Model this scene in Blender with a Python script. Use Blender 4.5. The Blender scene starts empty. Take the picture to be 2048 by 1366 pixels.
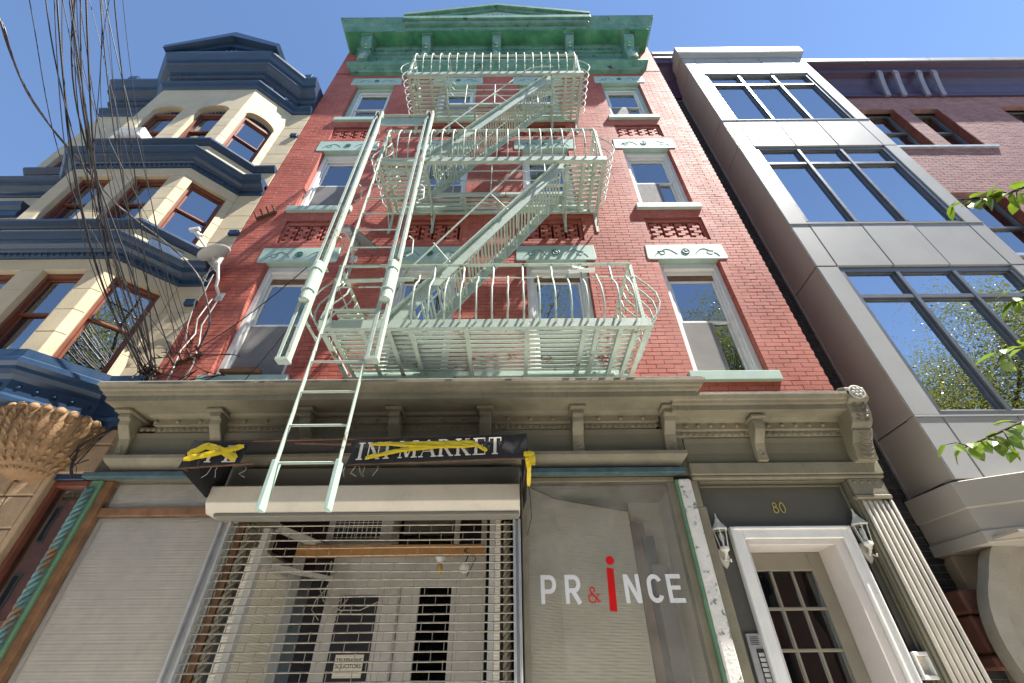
import bpy, math, random
from mathutils import Vector, Matrix
random.seed(7)
R = math.radians
S = bpy.context.scene
COL = S.collection
# ------------------------------------------------------------------ camera
cam = bpy.data.objects.new('camera', bpy.data.cameras.new('camera')); COL.objects.link(cam)
cam.data.sensor_width = 36.0; cam.data.lens = 880.0 / 2048.0 * 36.0
cam.data.clip_start = 0.05; cam.data.clip_end = 2000
cam.matrix_world = Matrix.Translation((0, -4.16, 1.5)) @ Matrix.Rotation(R(90 + 38.634), 4, 'X') @ Matrix.Rotation(R(-0.5), 4, 'Z')
S.camera = cam
# ------------------------------------------------------------------ sky, sun, exposure
TO_SUN = Vector((2.9, -1.0, 5.8)).normalized()
w = bpy.data.worlds.new('World'); S.world = w; w.use_nodes = True
nt = w.node_tree; bg = nt.nodes['Background']
sky = nt.nodes.new('ShaderNodeTexSky'); sky.sky_type = 'NISHITA'; sky.sun_disc = False
sky.sun_elevation = math.asin(TO_SUN.z); sky.sun_rotation = math.atan2(TO_SUN.x, TO_SUN.y)
sky.air_density = 0.85; sky.dust_density = 0.0; sky.ozone_density = 3.0
nt.links.new(sky.outputs[0], bg.inputs[0]); bg.inputs[1].default_value = 0.09
sun = bpy.data.objects.new('sun', bpy.data.lights.new('sun', 'SUN')); COL.objects.link(sun)
sun.data.energy = 5.0; sun.data.angle = R(0.53); sun.data.color = (1.0, 0.95, 0.87)
sun.rotation_euler = (-TO_SUN).to_track_quat('-Z', 'Y').to_euler(); sun.location = (20, -10, 40)
S.view_settings.view_transform = 'Standard'; S.view_settings.look = 'None'
S.view_settings.exposure = 1.6; S.view_settings.gamma = 1.0; S.view_settings.use_curve_mapping = False
S.render.engine = 'CYCLES'
S.cycles.max_bounces = 8; S.cycles.transparent_max_bounces = 12

# ------------------------------------------------------------------ materials
MATS = {}
def M(name, col, rough=0.6, var=0.12, scale=3.0, bump=0.15, bscale=60.0, metal=0.0, spec=0.4, peel=None, stain=None, brick=None, streak=0.0):
    """procedural paint / stone / metal; peel=(colour, scale, threshold), stain=(colour, scale, amount), brick=(w,h,amount)"""
    if name in MATS: return MATS[name]
    m = bpy.data.materials.new(name); m.use_nodes = True; t = m.node_tree; n = t.nodes; L = t.links
    b = n['Principled BSDF']; g = n.new('ShaderNodeNewGeometry')
    pos = g.outputs['Position']
    def noise(sc, det=4, rg=0.6, src=pos):
        x = n.new('ShaderNodeTexNoise'); x.inputs['Scale'].default_value = sc; x.inputs['Detail'].default_value = det
        x.inputs['Roughness'].default_value = rg; L.new(src, x.inputs['Vector']); return x.outputs['Fac']
    def ramp(src, a, bb):
        x = n.new('ShaderNodeMapRange'); x.inputs['From Min'].default_value = a; x.inputs['From Max'].default_value = bb
        L.new(src, x.inputs['Value']); return x.outputs['Result']
    def mix(fac, a, c):
        x = n.new('ShaderNodeMix'); x.data_type = 'RGBA'
        if isinstance(fac, float): x.inputs[0].default_value = fac
        else: L.new(fac, x.inputs[0])
        for s, v in ((x.inputs[6], a), (x.inputs[7], c)):
            if isinstance(v, tuple): s.default_value = (*v, 1)
            else: L.new(v, s)
        return x.outputs[2]
    lo = tuple(max(0, c * (1 - var)) for c in col); hi = tuple(min(1, c * (1 + var)) for c in col)
    c = mix(ramp(noise(scale), 0.3, 0.7), lo, hi)
    if brick:
        bw, bh, amt = brick
        mp = n.new('ShaderNodeVectorMath'); mp.operation = 'MULTIPLY'; mp.inputs[1].default_value = (1 / bw, 0, 1 / bh); L.new(pos, mp.inputs[0])
        fl = n.new('ShaderNodeVectorMath'); fl.operation = 'FLOOR'; L.new(mp.outputs[0], fl.inputs[0])
        wn = n.new('ShaderNodeTexWhiteNoise'); wn.noise_dimensions = '3D'; L.new(fl.outputs[0], wn.inputs['Vector'])
        c = mix(ramp(wn.outputs['Value'], 0, 1), mix(amt, c, (0.0, 0.0, 0.0)), c)
    if stain:
        c = mix(ramp(noise(stain[1], 6, 0.7), 0.75 - stain[2], 0.85), c, stain[0])
    if streak:
        sv = n.new('ShaderNodeVectorMath'); sv.operation = 'MULTIPLY'; sv.inputs[1].default_value = (14, 14, 1.2); L.new(pos, sv.inputs[0])
        c = mix(ramp(noise(1.0, 5, 0.7, sv.outputs[0]), 0.55, 0.95), c, tuple(x * (1 - streak) for x in col))
    hgt = noise(bscale, 3, 0.6)
    if peel:
        f = ramp(noise(peel[1], 8, 0.75), peel[2], peel[2] + 0.03)
        c = mix(f, c, peel[0])
        s = n.new('ShaderNodeMath'); s.operation = 'SUBTRACT'; L.new(hgt, s.inputs[0]); L.new(f, s.inputs[1]); hgt = s.outputs[0]
    L.new(c, b.inputs['Base Color'])
    L.new(ramp(noise(scale * 2.7), -0.5, 1.5), n.new('ShaderNodeMath').inputs[0])
    rr = n.new('ShaderNodeMapRange'); rr.inputs['To Min'].default_value = max(0.02, rough - 0.12); rr.inputs['To Max'].default_value = min(1, rough + 0.12)
    L.new(noise(scale * 3.1), rr.inputs['Value']); L.new(rr.outputs[0], b.inputs['Roughness'])
    b.inputs['Metallic'].default_value = metal; b.inputs['Specular IOR Level'].default_value = spec
    if bump:
        bp = n.new('ShaderNodeBump'); bp.inputs['Strength'].default_value = bump; bp.inputs['Distance'].default_value = 0.01
        L.new(hgt, bp.inputs['Height']); L.new(bp.outputs[0], b.inputs['Normal'])
    MATS[name] = m; return m
def glass(name, tint=(0.75, 0.8, 0.8), ior=1.9, wob=0.02, dirt_haze=0.0):
    if name in MATS: return MATS[name]
    m = bpy.data.materials.new(name); m.use_nodes = True; t = m.node_tree; n = t.nodes; L = t.links
    n.remove(n['Principled BSDF']); out = n['Material Output']
    tr = n.new('ShaderNodeBsdfTransparent'); tr.inputs[0].default_value = (*tint, 1)
    gl = n.new('ShaderNodeBsdfGlossy'); gl.inputs['Roughness'].default_value = 0.0; gl.inputs['Color'].default_value = (0.95, 0.97, 1, 1)
    fr = n.new('ShaderNodeFresnel'); fr.inputs['IOR'].default_value = ior
    tx = n.new('ShaderNodeTexNoise'); tx.inputs['Scale'].default_value = 2.2; tx.inputs['Detail'].default_value = 1.5
    g = n.new('ShaderNodeNewGeometry'); L.new(g.outputs['Position'], tx.inputs['Vector'])
    bp = n.new('ShaderNodeBump'); bp.inputs['Strength'].default_value = wob; bp.inputs['Distance'].default_value = 0.05
    L.new(tx.outputs['Fac'], bp.inputs['Height']); L.new(bp.outputs[0], gl.inputs['Normal'])
    mx = n.new('ShaderNodeMixShader'); L.new(fr.outputs[0], mx.inputs[0]); L.new(tr.outputs[0], mx.inputs[1]); L.new(gl.outputs[0], mx.inputs[2])
    last = mx.outputs[0]
    if dirt_haze:  # pale diffuse film: dirt plus painted haze that brightens the pane
        df = n.new('ShaderNodeBsdfDiffuse'); df.inputs[0].default_value = (0.55, 0.53, 0.47, 1)
        t2 = n.new('ShaderNodeTexNoise'); t2.inputs['Scale'].default_value = 5; t2.inputs['Detail'].default_value = 8; L.new(g.outputs['Position'], t2.inputs['Vector'])
        mr = n.new('ShaderNodeMapRange'); mr.inputs['From Min'].default_value = 0.3; mr.inputs['From Max'].default_value = 0.8
        mr.inputs['To Min'].default_value = dirt_haze * 0.4; mr.inputs['To Max'].default_value = dirt_haze; L.new(t2.outputs['Fac'], mr.inputs['Value'])
        m2 = n.new('ShaderNodeMixShader'); L.new(mr.outputs[0], m2.inputs[0]); L.new(last, m2.inputs[1]); L.new(df.outputs[0], m2.inputs[2]); last = m2.outputs[0]
    L.new(last, out.inputs['Surface']); MATS[name] = m; return m
def leafmat(name, col):
    if name in MATS: return MATS[name]
    m = bpy.data.materials.new(name); m.use_nodes = True; t = m.node_tree; n = t.nodes; L = t.links
    n.remove(n['Principled BSDF']); d = n.new('ShaderNodeBsdfDiffuse'); tl = n.new('ShaderNodeBsdfTranslucent'); gl = n.new('ShaderNodeBsdfGlossy')
    gl.inputs['Roughness'].default_value = 0.35; gl.inputs['Color'].default_value = (0.8, 0.8, 0.8, 1)
    tx = n.new('ShaderNodeTexNoise'); tx.inputs['Scale'].default_value = 1.3; g = n.new('ShaderNodeNewGeometry'); L.new(g.outputs['Position'], tx.inputs['Vector'])
    mx = n.new('ShaderNodeMix'); mx.data_type = 'RGBA'; L.new(tx.outputs['Fac'], mx.inputs[0])
    mx.inputs[6].default_value = (col[0] * .6, col[1] * .65, col[2] * .6, 1); mx.inputs[7].default_value = (col[0] * 1.5, col[1] * 1.35, col[2] * 1.2, 1)
    L.new(mx.outputs[2], d.inputs[0]); L.new(mx.outputs[2], tl.inputs[0])
    a = n.new('ShaderNodeMixShader'); a.inputs[0].default_value = 0.45; L.new(d.outputs[0], a.inputs[1]); L.new(tl.outputs[0], a.inputs[2])
    c = n.new('ShaderNodeMixShader'); c.inputs[0].default_value = 0.07; L.new(a.outputs[0], c.inputs[1]); L.new(gl.outputs[0], c.inputs[2])
    L.new(c.outputs[0], n['Material Output'].inputs['Surface']); MATS[name] = m; return m

BRICK = M('red_painted_brick', (0.45, 0.110, 0.075), 0.66, 0.20, 1.1, 0.3, 90, spec=0.26, brick=(0.105, 0.061, 0.26), stain=((0.50, 0.20, 0.155), 0.55, 0.36), streak=0.28)
MORTAR = M('red_mortar', (0.11, 0.03, 0.025), 0.9, 0.2, 4)
MINT = M('mint_iron_paint', (0.41, 0.485, 0.415), 0.55, 0.16, 5, 0.4, 120, spec=0.3, peel=((0.19, 0.105, 0.055), 5, 0.605), stain=((0.24, 0.31, 0.235), 5.0, 0.24))
MINTD = M('mint_stone_paint', (0.36, 0.48, 0.41), 0.55, 0.10, 4, 0.12, 90, peel=((0.30, 0.40, 0.33), 8, 0.70))
TEAL = M('incised_teal', (0.05, 0.14, 0.12), 0.6, 0.1)
GREEN = M('weathered_green_cornice', (0.075, 0.215, 0.155), 0.55, 0.30, 3, 0.4, 70, stain=((0.23, 0.35, 0.285), 4.0, 0.38), peel=((0.045, 0.05, 0.035), 5, 0.60), streak=0.35)
GREEND = M('green_soffit', (0.05, 0.24, 0.13), 0.5, 0.35, 3, 0.2, 50, stain=((0.22, 0.26, 0.12), 3.0, 0.22))
WHITE = M('white_frame', (0.72, 0.71, 0.67), 0.45, 0.06, 5, 0.08, 80)
SCREEN = M('grey_insect_screen', (0.21, 0.20, 0.19), 0.8, 0.08, 5, 0.1, 400)
BLIND = M('pale_window_blind', (0.74, 0.75, 0.78), 0.8, 0.06, 2)
ROOM = M('dark_room', (0.03, 0.03, 0.035), 0.9, 0.1)
GLASS = glass('window_glass', (0.88, 0.90, 0.92), 3.8, 0.025)
SHOPGLASS = glass('shop_glass', (0.97, 0.97, 0.95), 1.22, 0.02, 0.26)  # dirt film raised so its haze lightens the dim shop panes
TAUPE = M('taupe_storefront_paint', (0.23, 0.205, 0.14), 0.55, 0.14, 3, 0.35, 70, stain=((0.12, 0.105, 0.07), 1.6, 0.3), streak=0.5)
TAUPED = M('dark_taupe_paint', (0.13, 0.12, 0.08), 0.55, 0.1, 3, 0.15, 70)
DARKG = M('dark_grey_entry_paint', (0.10, 0.095, 0.078), 0.5, 0.08, 3, 0.12, 60)
CREAM = M('cream_stone', (0.53, 0.445, 0.295), 0.75, 0.10, 2.2, 0.2, 50, stain=((0.40, 0.35, 0.27), 1.5, 0.25), streak=0.12)
CREAMJ = M('cream_joint', (0.38, 0.33, 0.25), 0.9, 0.1)
BLUE = M('navy_blue_trim', (0.014, 0.040, 0.088), 0.35, 0.15, 3, 0.1, 60, spec=0.5, streak=0.25)
BLUEL = M('blue_ornament', (0.17, 0.26, 0.36), 0.4, 0.2, 6)
BROWN = M('red_brown_wood', (0.17, 0.055, 0.03), 0.4, 0.2, 4, 0.1, 60)
SAND = M('buff_sandstone', (0.36, 0.25, 0.15), 0.85, 0.25, 3, 0.8, 22, stain=((0.28, 0.20, 0.14), 2.5, 0.3))
CARVE = M('carved_terracotta', (0.25, 0.155, 0.08), 0.8, 0.25, 5, 0.6, 45)
ALU = M('brushed_grey_panel', (0.32, 0.32, 0.315), 0.5, 0.07, 1.2, 0.12, 2.2, metal=0.0, spec=0.16, streak=0.14)
ALUS = M('taupe_side_panel', (0.36, 0.33, 0.28), 0.5, 0.05, 1.2, 0.03, 9, metal=0.1)
FRAMEM = M('dark_metal_mullion', (0.17, 0.175, 0.18), 0.35, 0.08, 3, 0.05, metal=0.6)
BLACKBR = M('charcoal_brick', (0.04, 0.038, 0.037), 0.7, 0.25, 4, 0.3, 60, brick=(0.1, 0.06, 0.4))
GREYMORT = M('grey_mortar', (0.22, 0.21, 0.20), 0.9, 0.15)
TANBR = M('rose_tan_brick', (0.34, 0.185, 0.175), 0.75, 0.12, 3, 0.2, 80, spec=0.2, brick=(0.105, 0.061, 0.25))
TANJ = M('tan_joint', (0.14, 0.09, 0.08), 0.9, 0.1)
REDREV = M('dark_red_brick_reveal', (0.17, 0.05, 0.035), 0.7, 0.2, 4)
PURPLE = M('plum_metal_cornice', (0.050, 0.022, 0.052), 0.45, 0.1, 2)
STONEG = M('grey_cast_stone', (0.30, 0.27, 0.22), 0.7, 0.12, 4, 0.3, 60)
REDST = M('red_sandstone', (0.20, 0.085, 0.06), 0.8, 0.2, 5, 0.4, 50)
WOOD = M('old_brown_wood', (0.20, 0.10, 0.045), 0.65, 0.35, 9, 0.4, 60, streak=0.4)
PINE = M('yellow_pine_beam', (0.46, 0.22, 0.07), 0.5, 0.2, 9, 0.15, 60)
ROPE = M('peeling_blue_green_rope', (0.10, 0.20, 0.20), 0.5, 0.35, 9, 0.5, 60, peel=((0.20, 0.11, 0.05), 6, 0.53))
PEEL = M('peeling_white_pilaster', (0.66, 0.63, 0.58), 0.6, 0.12, 5, 0.8, 40, peel=((0.10, 0.22, 0.16), 16, 0.57))
GREENP = M('old_green_board', (0.13, 0.25, 0.15), 0.5, 0.2, 5, 0.5, 50, peel=((0.09, 0.06, 0.03), 8, 0.62))
STRIPB = M('weathered_blue_strip', (0.055, 0.10, 0.11), 0.6, 0.35, 9, 0.3, 50, streak=0.4)
SHUT = M('beige_shutter_box', (0.52, 0.48, 0.40), 0.55, 0.08, 2.5, 0.12, 50, streak=0.12, stain=((0.37, 0.33, 0.27), 3, 0.2))
SHUTD = M('shaded_shutter_grey', (0.19, 0.18, 0.15), 0.5, 0.06, 3, 0.08)  # awning's shade put into the fascia colour; the bottom lip shares it
STEEL = M('galvanised_steel', (0.50, 0.51, 0.50), 0.38, 0.12, 9, 0.1, 60, metal=0.6)
GRILL = M('tarnished_grill_rod', (0.32, 0.28, 0.22), 0.4, 0.25, 20, 0.1, 60, metal=0.5)
VINYL = M('black_awning_vinyl', (0.020, 0.019, 0.019), 0.75, 0.2, 5, 0.2, 25)
TAPE = M('yellow_tape', (0.62, 0.46, 0.015), 0.35, 0.12, 12, 0.15, 60)
LETTER = M('cream_letter', (0.62, 0.58, 0.48), 0.6, 0.15, 14, peel=((0.2, 0.13, 0.07), 18, 0.62))
LETGREY = M('white_vinyl_letter', (0.66, 0.66, 0.66), 0.5, 0.05, 5)
LETRED = M('red_vinyl_letter', (0.55, 0.006, 0.006), 0.4, 0.08, 5)
GOLD = M('brass_number', (0.62, 0.50, 0.16), 0.35, 0.1, 9, metal=0.5)
LAMPW = M('aged_white_lantern', (0.62, 0.60, 0.52), 0.45, 0.12, 9, 0.1)
CABLE = M('black_cable', (0.018, 0.016, 0.018), 0.5, 0.2, 4)
CABLEG = M('pale_cable', (0.45, 0.42, 0.38), 0.5, 0.2, 4)
RUST = M('rusty_iron', (0.10, 0.05, 0.03), 0.8, 0.35, 20, 0.4, 60)
DISH = M('pale_grey_dish', (0.50, 0.50, 0.49), 0.4, 0.06, 4)
DISHD = M('grey_dish_back', (0.19, 0.20, 0.20), 0.5, 0.06, 4)
DOORW = M('old_white_door', (0.50, 0.49, 0.45), 0.5, 0.08, 5, 0.2, 50, streak=0.2)
DOORG = M('greige_door', (0.26, 0.235, 0.18), 0.45, 0.06, 5)
JAMB = M('warm_white_jamb', (0.62, 0.57, 0.52), 0.5, 0.05, 4)
PAPER = M('pleated_shade', (0.80, 0.74, 0.69), 0.85, 0.06, 2)
PAPERB = M('olive_pleated_shade', (0.74, 0.69, 0.56), 0.85, 0.06, 2)
ASPH = M('asphalt', (0.05, 0.05, 0.05), 0.9, 0.2, 30, 0.5, 90)
PAVE = M('concrete_pavement', (0.55, 0.53, 0.49), 0.9, 0.12, 3, 0.3, 60)
BARK = M('bark', (0.085, 0.06, 0.045), 0.9, 0.3, 12, 0.8, 30)
BULB = M('amber_bulb', (0.45, 0.30, 0.08), 0.1, 0.1, 9)
LEAF = leafmat('bright_spring_leaf', (0.16, 0.26, 0.025)); LEAF2 = leafmat('street_leaf', (0.20, 0.23, 0.05))
for _m in (PAPER, PAPERB, BLIND):   # fine horizontal pleats
    _t = _m.node_tree; _n = _t.nodes; wv = _n.new('ShaderNodeTexWave'); wv.wave_type = 'BANDS'; wv.bands_direction = 'Z'; wv.inputs['Scale'].default_value = 14 if _m is not BLIND else 12
    g_ = _n.new('ShaderNodeNewGeometry'); _t.links.new(g_.outputs['Position'], wv.inputs['Vector'])
    bb = _n.new('ShaderNodeBump'); bb.inputs['Strength'].default_value = 0.25; bb.inputs['Distance'].default_value = 0.012
    _t.links.new(wv.outputs['Fac'], bb.inputs['Height']); _t.links.new(bb.outputs[0], _n['Principled BSDF'].inputs['Normal'])

# ------------------------------------------------------------------ mesh helpers
class Fr:
    """a vertical working plane: s along it, d outward from it, z up"""
    def __init__(f, ox=0., oy=0., ux=1., uy=0.):
        l = math.hypot(ux, uy); f.o = (ox, oy); f.u = (ux / l, uy / l); f.n = (uy / l, -ux / l)
    def p(f, s, d, z): return (f.o[0] + f.u[0] * s + f.n[0] * d, f.o[1] + f.u[1] * s + f.n[1] * d, z)
F0 = Fr()
class MB:
    def __init__(m): m.v = []; m.f = []
    def add(m, vs, fs):
        b = len(m.v); m.v += [tuple(x) for x in vs]; m.f += [tuple(b + i for i in q) for q in fs]; return m
    def box(m, s0, s1, d0, d1, z0, z1, fr=F0):
        vs = [fr.p(s, d, z) for z in (z0, z1) for d in (d0, d1) for s in (s0, s1)]
        return m.add(vs, [(0, 1, 3, 2), (4, 6, 7, 5), (0, 4, 5, 1), (2, 3, 7, 6), (0, 2, 6, 4), (1, 5, 7, 3)])
    def prism(m, poly, a0, a1, fr=F0, axis='s'):
        """poly in (d,z) extruded along s, or in (s,z) extruded along d"""
        n = len(poly)
        if axis == 's': vs = [fr.p(a, d, z) for a in (a0, a1) for d, z in poly]
        else: vs = [fr.p(s, a, z) for a in (a0, a1) for s, z in poly]
        return m.add(vs, [tuple(range(n))[::-1], tuple(range(n, 2 * n))] + [(i, (i + 1) % n, n + (i + 1) % n, n + i) for i in range(n)])
    def bar(m, p0, p1, w, h, up=(0, 0, 1)):
        p0, p1 = Vector(p0), Vector(p1); t = (p1 - p0).normalized(); up = Vector(up)
        if abs(t.dot(up)) > .98: up = Vector((0, 1, 0))
        a = t.cross(up).normalized() * w / 2; b = a.normalized().cross(t).normalized() * h / 2
        vs = [p + x * a + y * b for p in (p0, p1) for x, y in ((-1, -1), (1, -1), (1, 1), (-1, 1))]
        return m.add(vs, [(0, 1, 2, 3), (7, 6, 5, 4)] + [(i, i + 4, (i + 1) % 4 + 4, (i + 1) % 4) for i in range(4)])
    def tube(m, pts, r, n=6):
        pts = [Vector(p) for p in pts]; k = len(pts); rs = r if isinstance(r, (list, tuple)) else [r] * k; vs = []
        t0 = (pts[1] - pts[0]).normalized(); a = t0.orthogonal().normalized()
        for i, p in enumerate(pts):
            t = (pts[min(i + 1, k - 1)] - pts[max(i - 1, 0)]).normalized()
            a = (a - t * a.dot(t)); a = a.normalized() if a.length > 1e-6 else t.orthogonal().normalized(); b = t.cross(a)
            vs += [p + (a * math.cos(q) + b * math.sin(q)) * rs[i] for q in (2 * math.pi * j / n for j in range(n))]
        fs = [(i * n + j, i * n + (j + 1) % n, (i + 1) * n + (j + 1) % n, (i + 1) * n + j) for i in range(k - 1) for j in range(n)]
        return m.add(vs, fs + [tuple(range(n))[::-1], tuple((k - 1) * n + j for j in range(n))])
    def lathe(m, prof, c, n=12, axis=(0, 0, 1)):
        ax = Vector(axis).normalized(); a = ax.orthogonal().normalized(); b = ax.cross(a); c = Vector(c); vs = []
        if n in (6, 8): a, b = a * math.cos(.4) + b * math.sin(.4), b * math.cos(.4) - a * math.sin(.4)
        for r, h in prof: vs += [c + ax * h + (a * math.cos(2 * math.pi * j / n) + b * math.sin(2 * math.pi * j / n)) * max(r, 1e-4) for j in range(n)]
        k = len(prof)
        return m.add(vs, [(i * n + j, i * n + (j + 1) % n, (i + 1) * n + (j + 1) % n, (i + 1) * n + j) for i in range(k - 1) for j in range(n)] + [tuple(range(n))[::-1], tuple((k - 1) * n + j for j in range(n))])
    def sweep(m, path, prof):
        """moulding: profile (offset outward, z) run along a plan polyline with mitred corners"""
        k = len(path); q = len(prof); seg = []
        for i in range(k - 1):
            dx, dy = path[i + 1][0] - path[i][0], path[i + 1][1] - path[i][1]; l = math.hypot(dx, dy); seg.append((dy / l, -dx / l))
        vs = []
        for i in range(k):
            a = seg[max(i - 1, 0)]; b = seg[min(i, k - 2)]; dn = 1 + a[0] * b[0] + a[1] * b[1]
            mx, my = (a[0] + b[0]) / dn, (a[1] + b[1]) / dn
            vs += [(path[i][0] + mx * o, path[i][1] + my * o, z) for o, z in prof]
        fs = [(i * q + j, (i + 1) * q + j, (i + 1) * q + j + 1, i * q + j + 1) for i in range(k - 1) for j in range(q - 1)]
        return m.add(vs, fs + [tuple(range(q))[::-1], tuple((k - 1) * q + j for j in range(q))])
    def leaf(m, c, d, up, L, W, bend=0.25):
        c, d, up = Vector(c), Vector(d).normalized(), Vector(up); s = d.cross(up)
        s = s.normalized() if s.length > 1e-4 else d.orthogonal().normalized(); nn = s.cross(d)
        pr = ((0, 0), (.25, .42), (.5, .5), (.78, .3), (1, 0)); vs = []
        for t, ww in pr:
            q = c + d * L * t - nn * bend * L * t * t
            vs += [q - s * W * ww + nn * .15 * W * ww, q, q + s * W * ww + nn * .15 * W * ww]
        return m.add(vs, [(i * 3 + j, i * 3 + j + 1, i * 3 + j + 4, i * 3 + j + 3) for i in range(4) for j in (0, 1)])
    def leaflet(m, c, d, up, L, W):
        c, d = Vector(c), Vector(d).normalized(); s = d.cross(Vector(up)); s = s.normalized() if s.length > 1e-4 else d.orthogonal().normalized()
        return m.add([c, c + d * L * .55 - s * W * .5, c + d * L, c + d * L * .45 + s * W * .5], [(0, 1, 2), (0, 2, 3)])
    def build(m, name, mat, parent=None, label=None, bev=0, smooth=False, kind=None):
        me = bpy.data.meshes.new(name); b = BASE.get(parent, Vector((0, 0, 0)))
        if parent is None and m.v:
            zs = min(v[2] for v in m.v); b = Vector((sum(v[0] for v in m.v) / len(m.v), sum(v[1] for v in m.v) / len(m.v), zs))
        me.from_pydata([(v[0] - b.x, v[1] - b.y, v[2] - b.z) for v in m.v], [], m.f)
        import bmesh
        bm = bmesh.new(); bm.from_mesh(me); bmesh.ops.recalc_face_normals(bm, faces=bm.faces); bm.to_mesh(me); bm.free()
        me.materials.append(mat)
        if smooth: me.shade_smooth()
        o = bpy.data.objects.new(name, me); COL.objects.link(o)
        if parent is not None: o.parent = parent; BASE[o] = b
        else: o.location = b; BASE[o] = b
        if label: o['label'] = label
        if kind: o['kind'] = kind
        if bev:
            bv = o.modifiers.new('bevel', 'BEVEL'); bv.width = bev; bv.segments = 1; bv.limit_method = 'ANGLE'
        return o
BASE = {}
def thing(name, label, cat, loc, group=None):
    o = bpy.data.objects.new(name, None); COL.objects.link(o); o.location = loc; o.empty_display_size = .2
    BASE[o] = Vector(loc); o['label'] = label; o['category'] = cat
    if group: o['group'] = group
    return o
def tag(o, label, cat, group=None):
    o['label'] = label; o['category'] = cat
    if group: o['group'] = group
    return o
def B(name, mat, parent, *boxes, fr=F0, bev=0.003, label=None):
    m = MB()
    for b in boxes: m.box(*b, fr=fr)
    return m.build(name, mat, parent, label, bev)
def unit_brick(name, w, h, dp, mat, bev=0.0025):
    m = MB(); a, c = w / 2, h / 2; e = bev
    vs = [(-a, dp, -c), (a, dp, -c), (a, dp, c), (-a, dp, c), (-a, e, -c), (a, e, -c), (a, e, c), (-a, e, c), (-a + e, 0, -c + e), (a - e, 0, -c + e), (a - e, 0, c - e), (-a + e, 0, c - e)]
    m.add(vs, [(8, 9, 10, 11)] + [(i, (i + 1) % 4, (i + 1) % 4 + 4, i + 4) for i in range(4)] + [(i + 4, (i + 1) % 4 + 4, (i + 1) % 4 + 8, i + 8) for i in range(4)])
    me = bpy.data.meshes.new(name); me.from_pydata(m.v, [], m.f); me.materials.append(mat); return me, m
def place(name, me, parent, loc):
    o = bpy.data.objects.new(name, me); COL.objects.link(o); o.parent = parent; o.location = Vector(loc) - BASE[parent]; return o
def brickwork(parent, x0, x1, z0, z1, y, holes, bw, bh, joint, mat, mortar, score, nmax=300, dp=0.11):
    """running bond: up to nmax bricks singly (those that show largest), the rest joined, on a recessed mortar bed"""
    me, mm = unit_brick('brick', bw - joint, bh - joint, dp, mat)
    rows = int((z1 - z0) / bh); full = []; rest = MB()
    for r in range(rows):
        za = z0 + r * bh; zb = za + bh; zc = (za + zb) / 2
        spans = [(x0, x1)]
        for hx0, hx1, hz0, hz1 in holes:
            if hz0 < zc < hz1:
                ns = []
                for a, b in spans:
                    if hx0 > a: ns.append((a, min(b, hx0)))
                    if hx1 < b: ns.append((max(a, hx1), b))
                spans = [s for s in ns if s[1] - s[0] > .01]
        off = bw * .5 if r % 2 else 0
        for a, b in spans:
            k = math.floor((a - x0 - off) / bw)
            while x0 + off + k * bw < b:
                s0 = max(a, x0 + off + k * bw); s1 = min(b, x0 + off + (k + 1) * bw); k += 1
                if s1 - s0 < .02: continue
                if s1 - s0 > bw - 1e-4: full.append(((s0 + s1) / 2, zc))
                else: rest.box(s0 + joint / 2, s1 - joint / 2, -y - dp, -y + random.uniform(0, .0015), za + joint / 2, zb - joint / 2)
    full.sort(key=score)
    for i, (xc, zc) in enumerate(full):
        j = random.uniform(-.0025, .0005)
        if i < nmax: place('brick', me, parent, (xc, y + j, zc))
        else: rest.add([(v[0] + xc, v[1] + y + j, v[2] + zc) for v in mm.v], mm.f)
    rest.build('brick_field', mat, parent, kind='stuff')
    # mortar bed with the same openings
    xs = sorted({x0, x1, *[h[0] - .004 for h in holes], *[h[1] + .004 for h in holes]}); zs = sorted({z0, z1, *[h[2] - .004 for h in holes], *[h[3] + .004 for h in holes]})
    mb = MB()
    for i in range(len(xs) - 1):
        for j in range(len(zs) - 1):
            cx, cz = (xs[i] + xs[i + 1]) / 2, (zs[j] + zs[j + 1]) / 2
            if cx < x0 or cx > x1 or cz < z0 or cz > z1: continue
            if any(h[0] < cx < h[1] and h[2] < cz < h[3] for h in holes): continue
            mb.add([F0.p(s, -y - .007, z) for s, z in ((xs[i], zs[j]), (xs[i + 1], zs[j]), (xs[i + 1], zs[j + 1]), (xs[i], zs[j + 1]))], [(0, 1, 2, 3)])
    mb.build('mortar_bed', mortar, parent)
def bosses(name, mat, parent, prof, items, n=8):
    """one shared mesh, one object for each boss; items = (point, outward axis)"""
    m = MB(); m.lathe(prof, (0, 0, 0), n, (0, 0, 1)); me = bpy.data.meshes.new(name); me.from_pydata(m.v, [], m.f); me.materials.append(mat); me.shade_smooth()
    for p, ax in items:
        o = place(name, me, parent, p); o.rotation_euler = Vector(ax).to_track_quat('Z', 'Y').to_euler()
def each(name, mat, parent, *boxes, fr=F0, bev=.003):
    for b in boxes: B(name, mat, parent, b, fr=fr, bev=bev)
def crv(P, n=8):
    o = []
    for i in range(len(P) - 1):
        p0, p1, p2, p3 = P[max(i - 1, 0)], P[i], P[i + 1], P[min(i + 2, len(P) - 1)]
        for q in range(n): t = q / n; o.append(.5 * ((2 * p1) + (p2 - p0) * t + (2 * p0 - 5 * p1 + 4 * p2 - p3) * t * t + (3 * p1 - p0 - 3 * p2 + p3) * t ** 3))
    return o + [P[-1]]
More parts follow.
